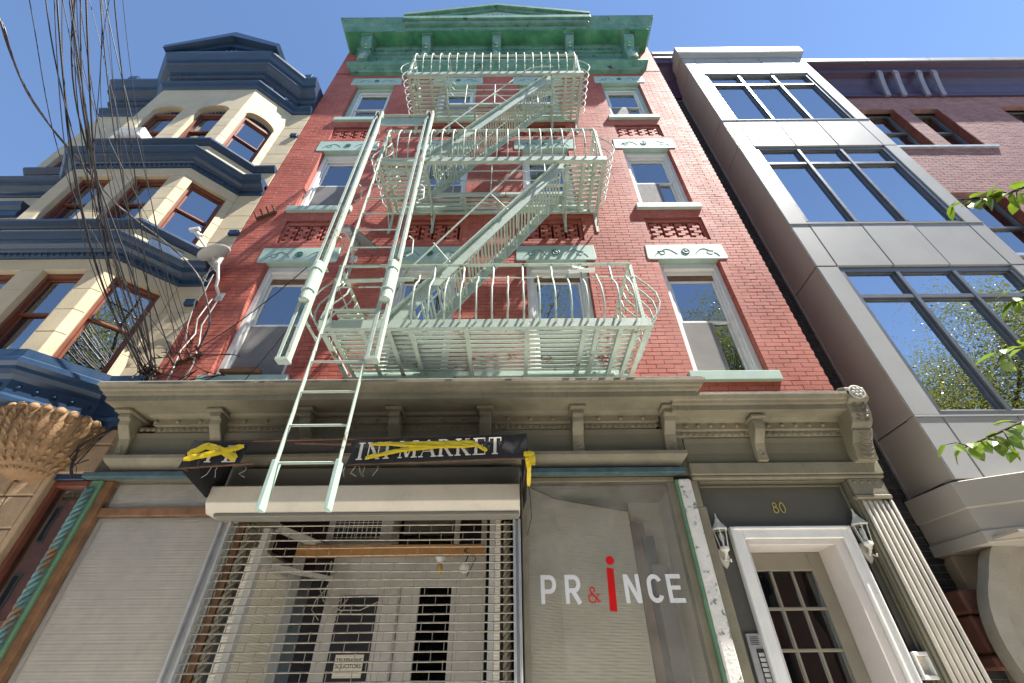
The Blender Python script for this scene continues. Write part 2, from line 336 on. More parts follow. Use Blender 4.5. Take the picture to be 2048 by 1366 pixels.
# --- hand-made stroke lettering: each glyph is a list of polygons in a unit-height cell
def stroke(p, q, w):
    (x0, y0), (x1, y1) = p, q; dx, dy = x1 - x0, y1 - y0; l = math.hypot(dx, dy); nx, ny = -dy / l * w / 2, dx / l * w / 2
    return [(x0 + nx, y0 + ny), (x1 + nx, y1 + ny), (x1 - nx, y1 - ny), (x0 - nx, y0 - ny)]
def arc(cx, cy, rx, ry, a0, a1, w, n=14):
    o = []
    for i in range(n):
        t0, t1 = R(a0 + (a1 - a0) * i / n), R(a0 + (a1 - a0) * (i + 1) / n)
        o.append([(cx + (rx + w / 2) * math.cos(t0), cy + (ry + w / 2) * math.sin(t0)), (cx + (rx + w / 2) * math.cos(t1), cy + (ry + w / 2) * math.sin(t1)),
                  (cx + (rx - w / 2) * math.cos(t1), cy + (ry - w / 2) * math.sin(t1)), (cx + (rx - w / 2) * math.cos(t0), cy + (ry - w / 2) * math.sin(t0))])
    return o
def ser(x, y, w=.26): return [(x - w / 2, y), (x + w / 2, y), (x + w / 2, y + .06), (x - w / 2, y + .06)]
def stem(x, w=.15, a=0, b=1): return [stroke((x, a), (x, b), w), ser(x, a, w + .16), ser(x, b - .06, w + .16)]
SERIF = {'I': (stem(.2), .42), 'N': (stem(.14, .06) + stem(.66, .06) + [stroke((.14, .97), (.66, .03), .15)], .84),
 'M': (stem(.14, .06) + stem(.86, .15) + [stroke((.16, .97), (.5, .05), .15), stroke((.84, .97), (.5, .05), .05)], 1.06),
 'A': ([stroke((.1, .03), (.42, 1), .05), stroke((.42, 1), (.76, .03), .15), stroke((.22, .34), (.62, .34), .05), ser(.1, 0, .24), ser(.76, 0, .3)], .9),
 'R': (stem(.16) + arc(.34, .74, .2, .2, -90, 90, .11) + [stroke((.16, .97), (.36, .97), .06), stroke((.16, .51), (.36, .51), .06), stroke((.38, .5), (.68, .03), .14), ser(.72, 0, .2)], .84),
 'K': (stem(.16) + [stroke((.18, .42), (.62, .97), .05), stroke((.3, .56), (.68, .03), .15), ser(.62, .94, .24), ser(.7, 0, .26)], .88),
 'E': (stem(.16) + [stroke((.16, .97), (.62, .97), .06), stroke((.16, .52), (.5, .52), .06), stroke((.16, .03), (.64, .03), .06), stroke((.61, .78), (.61, 1), .05), stroke((.63, 0), (.63, .24), .05), stroke((.49, .42), (.49, .62), .05)], .74),
 'T': (stem(.36) + [stroke((.04, .97), (.68, .97), .06), stroke((.06, .76), (.06, 1), .05), stroke((.66, .76), (.66, 1), .05)], .76),
 'H': (stem(.16) + stem(.66) + [stroke((.16, .52), (.66, .52), .06)], .86), ' ': ([], .25)}
SANS = {'P': ([stroke((.08, 0), (.08, 1), .16), stroke((.08, .92), (.36, .92), .16), stroke((.08, .42), (.36, .42), .16)] + arc(.36, .67, .2, .25, -90, 90, .16), .66),
 'R': ([stroke((.08, 0), (.08, 1), .16), stroke((.08, .92), (.36, .92), .16), stroke((.08, .45), (.36, .45), .16), stroke((.3, .45), (.58, 0), .17)] + arc(.36, .685, .2, .235, -90, 90, .16), .68),
 'N': ([stroke((.08, 0), (.08, 1), .16), stroke((.56, 0), (.56, 1), .16), stroke((.1, .97), (.54, .03), .16)], .68),
 'C': (arc(.32, .66, .22, .26, 20, 180, .16) + arc(.32, .34, .22, .26, 180, 340, .16) + [stroke((.1, .34), (.1, .66), .16)], .64),
 'E': ([stroke((.08, 0), (.08, 1), .16), stroke((.08, .92), (.58, .92), .16), stroke((.08, .52), (.52, .52), .14), stroke((.08, .08), (.62, .08), .16)], .66),
 '8': (arc(.3, .75, .17, .2, 0, 360, .09, 20) + arc(.3, .29, .23, .25, 0, 360, .1, 20), .64), '0': (arc(.3, .5, .23, .46, 0, 360, .09, 24), .6),
 '&': (arc(.34, .78, .15, .17, -40, 250, .09, 18) + [stroke((.24, .66), (.78, .04), .11)] + arc(.32, .27, .26, .25, 90, 330, .09, 18) + [stroke((.5, .13), (.74, .5), .05), stroke((.6, .5), (.86, .5), .05), stroke((.76, .05), (.9, .12), .06)], .95)}
def glyphs(text, font, x, z, h, d, fr=F0, sx=1.0, thick=.003, gap=.04):
    m = MB(); k = 0
    for ch in text:
        polys, adv = font[ch]
        for p in polys:
            k += 1
            pts = [(x + a * h * sx, z + b * h) for a, b in p]; m.prism(pts, d + .00006 * (k % 25), d + thick + .00006 * (k % 25), fr, 'd')
        x += (adv + gap) * h * sx
    return m, x

# ================================================================== THE SETTING
def sheet(name, x0, x1, y0, y1, z, mat):
    m = MB(); m.add([(x0, y0, z), (x1, y0, z), (x1, y1, z), (x0, y1, z)], [(0, 1, 2, 3)]); o = m.build(name, mat); o['kind'] = 'structure'; return o
sheet('ground', -900, 900, -900, 900, -.16, ASPH)
sheet('road', -200, 200, -14.0, -5.4, -.15, ASPH)
pv = MB().box(-60, 60, -1.0, 5.3, -.15, 0).build('pavement', PAVE, bev=.01); pv['kind'] = 'structure'
pv2 = MB().box(-60, 60, 14.1, 40, -.15, 0).build('far_pavement', PAVE, bev=.01); pv2['kind'] = 'structure'

# ================================================================== RED BUILDING
XL, XR = -4.11, 3.565
RB = thing('red_brick_building', 'red painted brick walk-up with mint trim, green roof cornice and grey storefront', 'building', (-.27, 0, 0))
COLS = [(-3.48, -2.62), (-1.61, -.75), (.21, 1.07), (2.08, 2.94)]
FLOORS = [(4.34, 6.28, 6.61), (7.60, 9.38, 9.74), (10.66, 12.32, 12.68)]
holes = []
for a, b in COLS:
    for z0, z1, zt in FLOORS: holes.append((a, b, z0 - .1, zt)); 
    for z0, z1 in ((6.74, 7.26), (9.84, 10.30)): holes.append((a - .01, b + .02, z0, z1))
brickwork(RB, XL, XR, 3.86, 13.0, 0.0, holes, .21, .061, .0045, BRICK, MORTAR,
          lambda q: (q[1] * 1.0 if (q[0] > 1.6 or q[0] < -3.45) else q[1] + 5.0), 300)
# lintel zones: fill bricks either side are part of the wall; body behind
body = MB(); body.box(XL + .004, XR - .004, -8.0, -.32, 3.4, 14.6); body.build('wall_core', MORTAR, RB)
each('side_wall', BRICK, RB, (XL + .003, XL + .3, -.32, -.108, 3.6, 13.9), (XR - .3, XR - .003, -.32, -.108, 3.6, 13.9), bev=0)
B('parapet_wall', BRICK, RB, (XL, XR, -.3, -.0, 13.0, 14.55), bev=0)
def scroll_pts(cx, zc, sgn, d):
    pts = []
    for i in range(15):
        t = i / 14; pts.append((cx + sgn * (.13 + .27 * t), zc - .06 + .11 * math.sin(math.pi * min(1, t * 1.25) * .8), d))
    for i in range(12):
        t = i / 11; a = -1.2 - t * 4.2; r = .055 * (1 - .62 * t); pts.append((cx + sgn * (.345 + r * math.cos(a) * 1.1), zc - .015 + r * math.sin(a), d))
    return [F0.p(x, d_, z) for x, z, d_ in pts]
for ci, (a, b) in enumerate(COLS):
    cx = (a + b) / 2
    for fi, (z0, z1, zt) in enumerate(FLOORS):
        # lintel slab with incised scrolls, the shaped soffit and the sill
        lt = MB().prism([(cx - .56, z1 + .01), (cx + .56, z1 + .01), (cx + .575, z1 + .05), (cx + .56, zt - .004), (cx - .56, zt - .004), (cx - .575, z1 + .05)], -.12, .012, axis='d').build('lintel', MINTD, RB, bev=.006)
        zc = (z1 + zt) / 2 + .01; m = MB()
        for sg in (-1, 1):
            m.tube(scroll_pts(cx, zc, sg, .0125), .0042, 5)
            m.tube([F0.p(cx + sg * (.40 + .06 * math.sin(t * .5)), .0125, zc - .07 + .035 * math.cos(t)) for t in (x * .45 for x in range(8))], .0042, 5)
        m.lathe([(.052, 0), (.06, .006), (.05, .011), (.03, .006), (.016, .012), (0, .014)], F0.p(cx, .011, zc), 14, (0, -1, 0)); m.build('incised_scroll', TEAL, lt)
        B('sill', MINTD, RB, (cx - .515, cx + .515, -.14, .055, z0 - .125, z0 - .002), bev=.006)
        # the window: casing, two sashes, panes, screen, blind
        top = z1 + .008; dep = -.085
        wf = B('window', MINTD if fi == 2 else WHITE, RB, (a + .001, a + .075, -.2, dep, z0, top), (b - .075, b - .001, -.2, dep, z0, top), (a + .075, b - .075, -.2, dep, top - .1, top), (a + .07, b - .07, -.2, dep + .02, top - .13, top - .1), (a + .075, b - .075, -.22, dep - .01, z0, z0 + .05), bev=.006)
        B('inner_casing', WHITE, wf, (a + .075, a + .105, -.2, dep - .03, z0 + .05, top - .13), (b - .105, b - .075, -.2, dep - .03, z0 + .05, top - .13), (a + .105, b - .105, -.2, dep - .03, top - .19, top - .13), bev=.004)
        sa, sb = a + .107, b - .107; st = top - .192 - (.10 if fi == 0 else .02); zm = z0 + .05 + (st - z0 - .05) * (.53 if fi < 2 else .50)
        if fi == 0: B('transom_board', WOOD, wf, (sa, sb, -.19, -.14, st, top - .192), bev=0)
        def sash(nm, q0, q1, d):
            s = B(nm, WHITE, wf, (sa, sa + .035, d - .03, d, q0, q1), (sb - .035, sb, d - .03, d, q0, q1), (sa + .035, sb - .035, d - .03, d, q0, q0 + .035), (sa + .035, sb - .035, d - .03, d, q1 - .035, q1), bev=.004)
            B('pane', GLASS, wf, (sa + .034, sb - .034, d - .018, d - .014, q0 + .034, q1 - .034), bev=0)
        sash('upper_sash', zm - .02, st, -.145); sash('lower_sash', z0 + .052, zm + .02, -.178)
        half = .62 if ci == 3 else (1.0 if ci in (0, 1) and fi < 2 else .0)
        if half: B('insect_screen', SCREEN, wf, (sa + .004, sa + (sb - sa) * half, -.146, -.142, z0 + .054, zm - .024), bev=0)
        bl = {(0, 0): .55, (0, 1): .25, (1, 0): .5, (1, 1): .4, (3, 1): .35, (3, 2): .3, (0, 2): .6}.get((ci, fi), .45 if ci != 2 or fi else 0)
        if bl: B('window_blind', BLIND, wf, (sa + .01, sb - .01, -.245, -.24, st - (st - z0) * bl, st), bev=0)
        B('room', ROOM, wf, (a, b, -.315, -.31, z0, z1), bev=0)
        if (ci, fi) in ((0, 1), (2, 1), (3, 2), (1, 0)):
            for q0, q1 in ((sa + .01, sa + .2), (sb - .22, sb - .02)) if ci != 1 else ((sa + .02, sb - .05),):
                cm = MB(); nq = 26
                for i in range(nq + 1): cm.v += [F0.p(q0 + (q1 - q0) * i / nq, -.265 + .014 * math.sin(i * 1.25 + ci), zz) for zz in (z0 + .08, st)]
                cm.f = [(2 * i, 2 * i + 2, 2 * i + 3, 2 * i + 1) for i in range(nq)]; cm.build('curtain', WHITE, wf, smooth=True)
    for z0, z1 in ((6.74, 7.26), (9.84, 10.30)):
        a0, b0 = a - .01, b + .02
        # stepped frame and chequered bricks
        pn = B('brick_panel', BRICK, RB, (a0, a0 + .05, -.1, -.03, z0, z1), (b0 - .05, b0, -.1, -.03, z0, z1), (a0 + .05, b0 - .05, -.1, -.03, z1 - .07, z1), (a0 + .05, b0 - .05, -.1, -.006, z0, z0 + .05), bev=.003)
        B('panel_back', MORTAR, pn, (a0, b0, -.135, -.125, z0, z1), bev=0)
        rows = int((z1 - .07 - z0 - .05) / .058); mm, _ = unit_brick('chequer_brick', .108, .052, .09, BRICK)
        for r in range(rows):
            zc = z0 + .05 + (r + .5) * .058; k = 0; x = a0 + .055 + (.055 if r % 2 else .11)
            while x < b0 - .1:
                place('chequer_brick', mm, pn, (x, .012 + random.uniform(0, .006), zc)); x += .196
        st_ = MB()
        for r in range(rows):
            zc = z0 + .05 + (r + .5) * .058; x = a0 + .055 + (.055 if r % 2 else .11) + .098
            while x < b0 - .06: st_.box(x - .009, x + .009, -.125, -.03, zc - .028, zc + .028); x += .196
        st_.build('brick_stub', BRICK, pn, kind='stuff')
# ---- roof cornice
RC = MB().sweep([(-3.62, .0), (-3.62, -.02), (3.05, -.02), (3.05, .0)], [(-.05, 12.82), (.07, 12.84), (.09, 12.9), (.12, 12.92), (.13, 12.97), (.17, 13.0), (.2, 13.05), (.2, 13.09), (.06, 13.1), (.06, 13.32), (.09, 13.35), (.09, 13.43), (.06, 13.45), (.06, 13.58), (.1, 13.62), (.1, 13.74), (.14, 13.76), (.14, 13.98), (.17, 14.02), (.17, 14.2), (-.05, 14.21)]).build('roof_cornice', GREEN, RB)
B('soffit', GREEND, RC, (-4.0, 3.42, -.1, .5, 14.18, 14.205), bev=0)
PL, PRt = -3.60, 3.00
MB().sweep([(PL, .1), (PL, 0), (PRt, 0), (PRt, .1)], [(.30, 14.20), (.44, 14.2), (.46, 14.26), (.48, 14.36), (.495, 14.38), (.495, 14.44), (.52, 14.48), (.55, 14.58), (.6, 14.66), (.615, 14.7), (.615, 14.76), (.63, 14.775), (-.1, 14.80)]).build('crown_moulding', GREEN, RC)
# pediment
pc = -.31
for sg in (-1, 1):
    pts = [(pc + sg * 2.3, 14.80), (pc + sg * 2.3, 14.93), (pc, 15.66), (pc, 15.44), (pc + sg * 1.72, 14.84)]
    pr = MB()
    pr.prism(pts, .0, .60, axis='d'); pr.prism([(pc + sg * 2.34, 14.84), (pc + sg * 2.34, 14.97), (pc, 15.72), (pc, 15.58)], .0, .67, axis='d')
    pr.build('raking_moulding', GREEN, RC)
MB().prism([(pc - 1.9, 14.78), (pc + 1.9, 14.78), (pc, 15.5)], .0, .55, axis='d').build('tympanum', MINTD, RC)
m = MB()
for k in range(-6, 7):
    a = k * .2; m.bar(F0.p(pc, .553, 14.83), F0.p(pc + math.sin(a) * .62 * (1 if abs(k) < 3 else .9), .553, 14.83 + math.cos(a) * .46 * (1 - .06 * abs(k))), .012, .008, (0, -1, 0))
m.build('sunburst', TEAL, RC)
B('pediment_base', GREEN, RC, (pc - 2.34, pc + 2.34, .1, .655, 14.60, 14.785), (pc - 2.28, pc + 2.28, .1, .60, 14.42, 14.59), (pc - 2.22, pc + 2.22, .1, .52, 14.205, 14.41), bev=.012)
for sx in (-3.47, -2.02, -.31, 1.46, 2.90):
    wv = .125 if sx in (-3.47, 2.90) else .098
    br = MB().prism([(.18, 13.1), (.27, 13.12), (.275, 13.4), (.25, 13.55), (.27, 13.7), (.36, 13.8), (.42, 13.9), (.44, 14.02), (.43, 14.1), (.40, 14.14), (.05, 14.14), (.05, 13.1)], sx - wv, sx + wv).build('cornice_bracket', GREEN, RB, bev=.008)
    B('bracket_cap', GREEN, br, (sx - wv - .03, sx + wv + .03, .05, .46, 14.135, 14.182), bev=.006)
    m = MB()
    for k in range(7): m.lathe([(.03, 0), (.034, .012), (.018, .022), (0, .024)], F0.p(sx, .262 if k < 4 else .3 + .04 * (k - 4), 13.18 + .1 * k + (.12 if k > 3 else 0)), 7, (0, -1, 0))
    for k in range(5): m.box(sx - wv * .7, sx + wv * .7, .26, .285, 13.16 + .055 * k, 13.18 + .055 * k)
    m.build('bracket_carving', MINTD, br)
m = MB()
for k in range(72):
    x = -3.3 + k * .0835; m.lathe([(.022, 0), (.03, .03), (.022, .06), (.006, .075)], F0.p(x, .165, 13.9), 6, (0, -.25, 1))
m.build('egg_and_dart', GREEN, RC, kind='stuff')

# ================================================================== STOREFRONT (part of the red building)
SC = MB().sweep([(-3.63, .1), (-3.63, 0), (1.42, 0), (1.42, .1)], [(-.02, 3.60), (.04, 3.61), (.06, 3.63), (.06, 3.68), (.09, 3.69), (.09, 3.755), (.13, 3.76), (.15, 3.785), (.41, 3.785), (.41, 3.845), (.44, 3.85), (.45, 3.875), (.47, 3.885), (.48, 3.91), (.5, 3.925), (.5, 3.95), (-.1, 3.97)]).build('storefront_cornice', TAUPE, RB)
MB().prism([(.02, 3.34), (.025, 3.45), (.05, 3.56), (.07, 3.605), (-.05, 3.605), (-.05, 3.34)], -4.06, 1.72).build('frieze_board', TAUPED, RB)
MB().sweep([(-3.9, .1), (-3.9, 0), (1.6, 0), (1.6, .1)], [(-.02, 3.225), (.03, 3.225), (.05, 3.25), (.09, 3.29), (.11, 3.32), (.11, 3.355), (-.05, 3.36)]).build('lower_cornice', TAUPE, RB)
MB().prism([(-.0, 3.95), (.49, 3.952), (.5, 3.962), (.2, 3.975), (-.0, 3.985)], -4.12, 1.9).build('tin_flashing', STEEL, RB)
B('head_beam', TAUPED, RB, (-4.1, 1.74, -.3, -.005, 3.15, 3.6), bev=0)
def console(sx, y0, z0, z1, dmax, wd, parent=RB):
    h = z1 - z0
    c = MB().prism([(.03, z0), (.06, z0), (.065, z0 + .25 * h), (.09, z0 + .45 * h), (.15, z0 + .6 * h), (.19, z0 + .72 * h), (.2, z0 + .86 * h), (dmax, z0 + .88 * h), (dmax, z1), (-.02, z1), (-.02, z0)], sx - wd / 2, sx + wd / 2).build('console_bracket', TAUPE, parent, bev=.006)
    B('console_cap', TAUPE, c, (sx - wd * .72, sx + wd * .72, -.02, dmax + .05, z1 + .001, z1 + .035), bev=.006)
    m = MB()
    for k in range(5): m.lathe([(.018, 0), (.02, .008), (.008, .014), (0, .015)], F0.p(sx + (-.01 if k % 2 else .01), .06 + .02 * (k > 2) * (k - 2), z0 + .05 + .045 * k), 7, (0, -1, 0))
    m.build('console_carving', TAUPE, c)
for sx in (-3.93, -3.01, -2.1, -1.2, -.28, .66, 1.59): console(sx, 0, 3.362, 3.745, .24, .115)
m = MB(); me_ = MB()
edges = [-3.93, -3.01, -2.1, -1.2, -.28, .66, 1.59]
for i in range(6):
    n = 13
    for k in range(n):
        x = edges[i] + .1 + (.72) * k / (n - 1)
        me_.lathe([(.024, 0), (.02, .008), (.012, .012), (.008, .006), (0, .014)], F0.p(x, .058, 3.655), 8, (0, -1, 0)); me_.box(x + .028, x + .034, .055, .064, 3.632, 3.678)
bosses('boss', TAUPE, SC, [(.021, 0), (.019, .01), (.011, .018), (0, .02)], [(F0.p(edges[i] + .92 * (k + 1) / 4, .088, 3.722), (0, -1, 0)) for i in range(6) for k in range(3)], 10); me_.build('egg_and_dart', TAUPE, SC, kind='stuff')
# entry cornice with its heavy end block
EC = MB().sweep([(1.60, -.0), (3.40, -.0)], [(-.05, 3.50), (.03, 3.51), (.05, 3.53), (.05, 3.58), (.08, 3.59), (.08, 3.66), (.11, 3.665), (.13, 3.69), (.3, 3.69), (.3, 3.745), (.33, 3.75), (.34, 3.775), (.36, 3.785), (.38, 3.82), (.38, 3.85), (-.05, 3.87)]).build('entry_cornice', TAUPE, RB)
MB().prism([(.0, 3.26), (.005, 3.36), (.03, 3.46), (.05, 3.505), (-.05, 3.505), (-.05, 3.26)], 1.73, 3.5).build('entry_frieze', TAUPED, RB)
console(2.46, 0, 3.262, 3.64, .2, .1)
m = MB()
bosses('boss', TAUPE, EC, [(.021, 0), (.019, .01), (.011, .018), (0, .02)], [(F0.p(x, .078, 3.628), (0, -1, 0)) for x in (1.78, 1.9, 2.03, 2.16, 2.3, 2.62, 2.76, 2.9, 3.04, 3.18)], 10)
for k in range(24):
    x = 1.74 + k * .067
    if abs(x - 2.46) > .09: m.lathe([(.024, 0), (.02, .008), (.012, .012), (.008, .006), (0, .014)], F0.p(x, .048, 3.555), 8, (0, -1, 0))
m.build('egg_and_dart', TAUPE, EC, kind='stuff')
TB = MB().prism([(.0, 3.24), (.1, 3.24), (.11, 3.30), (.14, 3.40), (.2, 3.47), (.22, 3.50), (.21, 3.52), (.27, 3.56), (.31, 3.64), (.32, 3.74), (.36, 3.75), (.38, 3.77), (.38, 3.89), (.3, 3.93), (.0, 3.93)], 3.345, 3.545).build('end_block', TAUPE, RB, bev=.006)
m = MB(); m.lathe([(.075, 0), (.08, .012), (.066, .016), (.062, .006), (0, .006)], F0.p(3.445, .38, 3.83), 18, (0, -1, 0))
for k in range(6): m.lathe([(.017, 0), (.017, .012), (0, .018)], F0.p(3.445 + .038 * math.cos(k * 1.047), .385, 3.83 + .038 * math.sin(k * 1.047)), 8, (0, -1, 0))
m.lathe([(.014, 0), (.014, .012), (0, .018)], F0.p(3.445, .385, 3.83), 8, (0, -1, 0))
m.build('rosette', M('chalky_grey_paint', (0.52, 0.50, 0.44), .7, .12), TB)
m = MB()
for k in range(5):
    z = 3.56 + .038 * k; d = .275 + .045 * min(1, k / 3)
    for sg in (-1, 1): m.leaf(F0.p(3.445 + sg * .008, d + .012, z), (sg * 1, -.35, .75), (0, -1, .2), .07, .035, .3)
for k in range(6): m.tube([F0.p(3.445 + .055 * math.cos(a), .115 + .02 * k + .012, 3.29 + .035 * k + .035 * math.sin(a)) for a in (math.pi * (1 + q / 8) for q in range(9))], .006, 5)
m.build('acanthus_carving', TAUPE, TB, kind='stuff')
B('entry_beam', TAUPE, RB, (1.725, 3.585, -.3, .03, 3.135, 3.258), (1.73, 3.58, -.3, .015, 3.10, 3.134), bev=.008)
# blue strip and grubby gap
B('blue_strip', STRIPB, RB, (-4.14, 1.66, -.0, .085, 3.145, 3.195), bev=.004)
B('gap_board', WOOD, RB, (-4.05, 1.6, -.1, .02, 3.196, 3.224), bev=0)
# left show window
B('green_board', GREENP, RB, (-4.09, -3.985, -.1, .0, 0, 3.145), bev=.006)
m = MB(); N = 260
for ph in (0, 2.09, 4.19):
    m.tube([F0.p(-4.045 + .02 * math.cos(t * .42 + ph), .018 + .02 * math.sin(t * .42 + ph), 3.06 - t * .0115) for t in range(N)], .0195, 6)
m.build('rope_column', ROPE, RB, smooth=True)
SW = B('show_window', WOOD, RB, (-3.984, -3.90, -.14, -.03, 0, 3.145), (-3.90, -2.62, -.12, -.045, 2.82, 2.895), (-3.90, -2.62, -.14, -.05, .0, .5), bev=.004, label='weathered wooden show window frame')
B('pane', SHOPGLASS, SW, (-3.90, -2.62, -.085, -.08, 2.895, 3.145), bev=0); B('pane', SHOPGLASS, SW, (-3.90, -2.56, -.085, -.08, .5, 2.82), bev=0)
B('shade_rail', JAMB, SW, (-3.895, -3.86, -.13, -.09, .5, 2.81), (-3.86, -2.6, -.13, -.09, 2.785, 2.81), bev=.003)
m = MB()
for k in range(130): z = 2.785 - k * .0175; m.add([F0.p(s, -.118 + (.0022 if k % 2 else 0), z) for s in (-3.86, -2.585)], [])
m.f = [(2 * k, 2 * k + 1, 2 * k + 3, 2 * k + 2) for k in range(129)]
m.build('pleated_shade', PAPER, SW)
B('transom_paper', PAPER, SW, (-3.9, -2.62, -.125, -.12, 2.9, 3.14), bev=0); B('ceiling_board', PAPERB, SW, (-3.9, -2.6, -.9, -.2, 3.12, 3.14), bev=0); B('back_board', PAPERB, SW, (-3.9, -2.6, -.92, -.9, 2.0, 3.12), bev=0)
# recessed doorway behind the grill
DW = B('shop_doorway', DOORW, RB, (-1.95, -1.36, -1.1, -1.04, .0, 2.72), (-.60, -.30, -1.1, -1.04, .0, 2.72), (-1.36, -.60, -1.1, -1.04, 2.38, 2.72), (-1.36, -1.19, -1.1, -1.045, 0, 2.38), bev=.004)
B('door_leaf', DOORW, DW, (-1.185, -.99, -1.14, -1.08, .0, 2.62), (-.66, -.605, -1.14, -1.08, 0, 2.38), (-.99, -.66, -1.14, -1.08, 0, .6), (-1.355, -1.20, -1.12, -1.03, .0, 2.37), bev=.006)
each('pane', glass('dull_porch_glass', (.5, .5, .5), 1.15, .02), DW, (-.99, -.66, -1.115, -1.11, .6, 2.38), bev=0); B('side_pane', ROOM, DW, (-1.8, -1.4, -1.035, -1.03, 1.0, 2.3), bev=0)
B('door_void', ROOM, DW, (-2.2, .2, -1.22, -1.2, 0, 3.2), bev=0)
each('side_glazing', PAPERB, DW, (-2.38, -2.33, -1.2, -.12, 0, 2.55), (-.17, -.12, -1.1, -.12, 0, 3.1), bev=0)
each('side_frame', DOORW, DW, (-2.33, -2.27, -.20, -.12, 0, 2.72), (-2.33, -2.29, -1.1, -.9, 0, 2.9), (-2.33, -2.29, -.9, -.2, 2.42, 2.5), (-.22, -.17, -.25, -.12, 0, 3.1), bev=.004)
B('porch_ceiling', TAUPED, DW, (-2.6, .1, -1.2, -.1, 3.13, 3.145), bev=0)
B('transom_frame', DOORW, DW, (-1.99, -1.93, -1.06, -.98, 2.72, 3.13), (-.66, -.60, -1.06, -1.0, 2.72, 3.13), (-.36, -.30, -1.06, -1.0, 2.72, 3.13), (-1.93, -.3, -1.06, -1.0, 3.08, 3.13), bev=.003)
B('transom_pane', GLASS, DW, (-1.24, -.6, -1.04, -1.035, 2.72, 3.08), bev=0)
B('porch_beam', PINE, DW, (-2.2, -.3, -.72, -.62, 2.59, 2.69), bev=.004)
for sx in (-2.46, -.06):
    m = MB()
    for ph in (0, 2.09, 4.19): m.tube([F0.p(sx + .02 * math.cos(t * .45 + ph), -.13 + .02 * math.sin(t * .45 + ph), 2.76 - t * .0115) for t in range(240)], .018, 5)
    m.build('twisted_colonnette', TAUPE, DW, smooth=True)
B('colonnette_board', WOOD, DW, (-2.56, -2.5, -.2, -.1, 0, 2.76), bev=.004)
m = MB(); m.bar(F0.p(-2.28, -.25, 2.76), F0.p(-1.95, -.85, 2.70), .08, .05); m.bar(F0.p(-2.3, -.4, 2.45), F0.p(-1.9, -.95, 2.44), .05, .04); m.build('brace', DOORW, DW)
m = MB()
for k in range(7):
    x = -1.98 + random.uniform(0, .25); m.tube([F0.p(x + .12 * math.sin(q * 1.1 + k) * q / 6, -.98, 2.62 - q * .09) for q in range(7)], .005, 4)
m.tube([F0.p(-.95 - .2 * q, -.97, 2.6 - .45 * math.sin(q * .45)) for q in range(6)], .006, 4); m.build('loose_wire', CABLEG, DW)
B('notice_board', PAPERB, DW, (-1.72, -1.45, -1.028, -1.02, 1.62, 1.80), bev=0)
def txt(s, size, x, d, z, mat, parent, ext=.001):
    cu = bpy.data.curves.new('lettering', 'FONT'); cu.body = s; cu.size = size; cu.extrude = ext; cu.align_x = 'CENTER'; o = bpy.data.objects.new('lettering', cu); COL.objects.link(o)
    me = bpy.data.meshes.new_from_object(o); COL.objects.unlink(o); bpy.data.objects.remove(o); me.materials.clear(); me.materials.append(mat)
    q = bpy.data.objects.new('lettering', me); COL.objects.link(q); q.parent = parent; q.rotation_euler = (R(90), 0, 0); q.location = Vector(F0.p(x, d, z)) - BASE[parent]; return q
txt('TELEPHONE\nSOLICITORS', .045, -1.585, -1.018, 1.74, ROOM, DW)
# right show window
RW = B('display_window', TAUPE, RB, (.075, .125, -.14, -.0, 0, 3.10), (1.50, 1.565, -.14, -.04, 0, 3.10), (.125, 1.5, -.14, -.05, 0, .5), (.075, 1.565, -.12, -.03, 3.10, 3.144), bev=.004)
B('pane', SHOPGLASS, RW, (.12, 1.52, -.05, -.045, .5, 3.10), bev=0)
B('bay_ceiling', SHUT, RW, (.1, 1.6, -.95, -.14, 3.08, 3.10), bev=0)
B('bay_back', PAPERB, RW, (1.22, 1.55, -.62, -.6, 0, 3.08), (1.545, 1.56, -.6, -.14, 0, 3.08), (.1, 1.3, -.97, -.95, 0, 3.08), bev=0)
def pleat(s0, d0, s1, d1, zt, zt2, mat, parent):
    m = MB(); n = 140
    for k in range(n):
        for j in range(2):
            s, d, t = ((s0, d0, zt), (s1, d1, zt2))[j]; z = t - k * .0175; m.v.append(F0.p(s, d + (.0022 if k % 2 else 0), z))
    m.f = [(2 * k, 2 * k + 1, 2 * k + 3, 2 * k + 2) for k in range(n - 1)]; return m.build('pleated_shade', mat, parent)
pleat(.13, -.10, .42, -.30, 3.09, 3.02, PAPERB, RW); pleat(.42, -.30, 1.16, -.42, 3.02, 2.93, PAPERB, RW)
m = MB(); m.tube([F0.p(.13, -.1, 3.09), F0.p(.42, -.3, 3.03), F0.p(1.16, -.42, 2.94)], .006, 5); m.build('shade_rod', RUST, RW)
for bx in (((1.18, 1.26, -.52, -.46, .4, 2.62), WOOD), ((1.28, 1.40, -.6, -.5, 1.0, 2.72), ROOM), ((1.32, 1.46, -.5, -.44, .5, 2.45), SCREEN), ((1.2, 1.33, -.58, -.53, 2.3, 2.86), BROWN)):
    B('stored_board', bx[1], RW, bx[0], bev=.002)
LD = -.043
def letters(s, font, x, z, h, mat, sx=1, nm='letter'):
    m, _ = glyphs(s, font, x, z, h, LD, sx=sx, thick=.002); return m.build(nm, mat, RW)
letters('P', SANS, .225, 2.075, .215, LETGREY, .95); letters('R', SANS, .43, 2.075, .215, LETGREY, .95); letters('&', SANS, .615, 2.08, .12, LETRED, 1.0)
letters('N', SANS, .93, 2.075, .215, LETGREY, .98); letters('C', SANS, 1.12, 2.075, .215, LETGREY, 1.0); letters('E', SANS, 1.292, 2.075, .215, LETGREY, 1.0)
m = MB(); m.prism([(.785, 2.02), (.845, 2.015), (.860, 2.335), (.800, 2.345)], LD, LD + .002, axis='d'); m.lathe([(.036, 0), (.036, .002)], F0.p(.838, LD, 2.40), 24, (0, -1, 0)); m.build('letter', LETRED, RW)
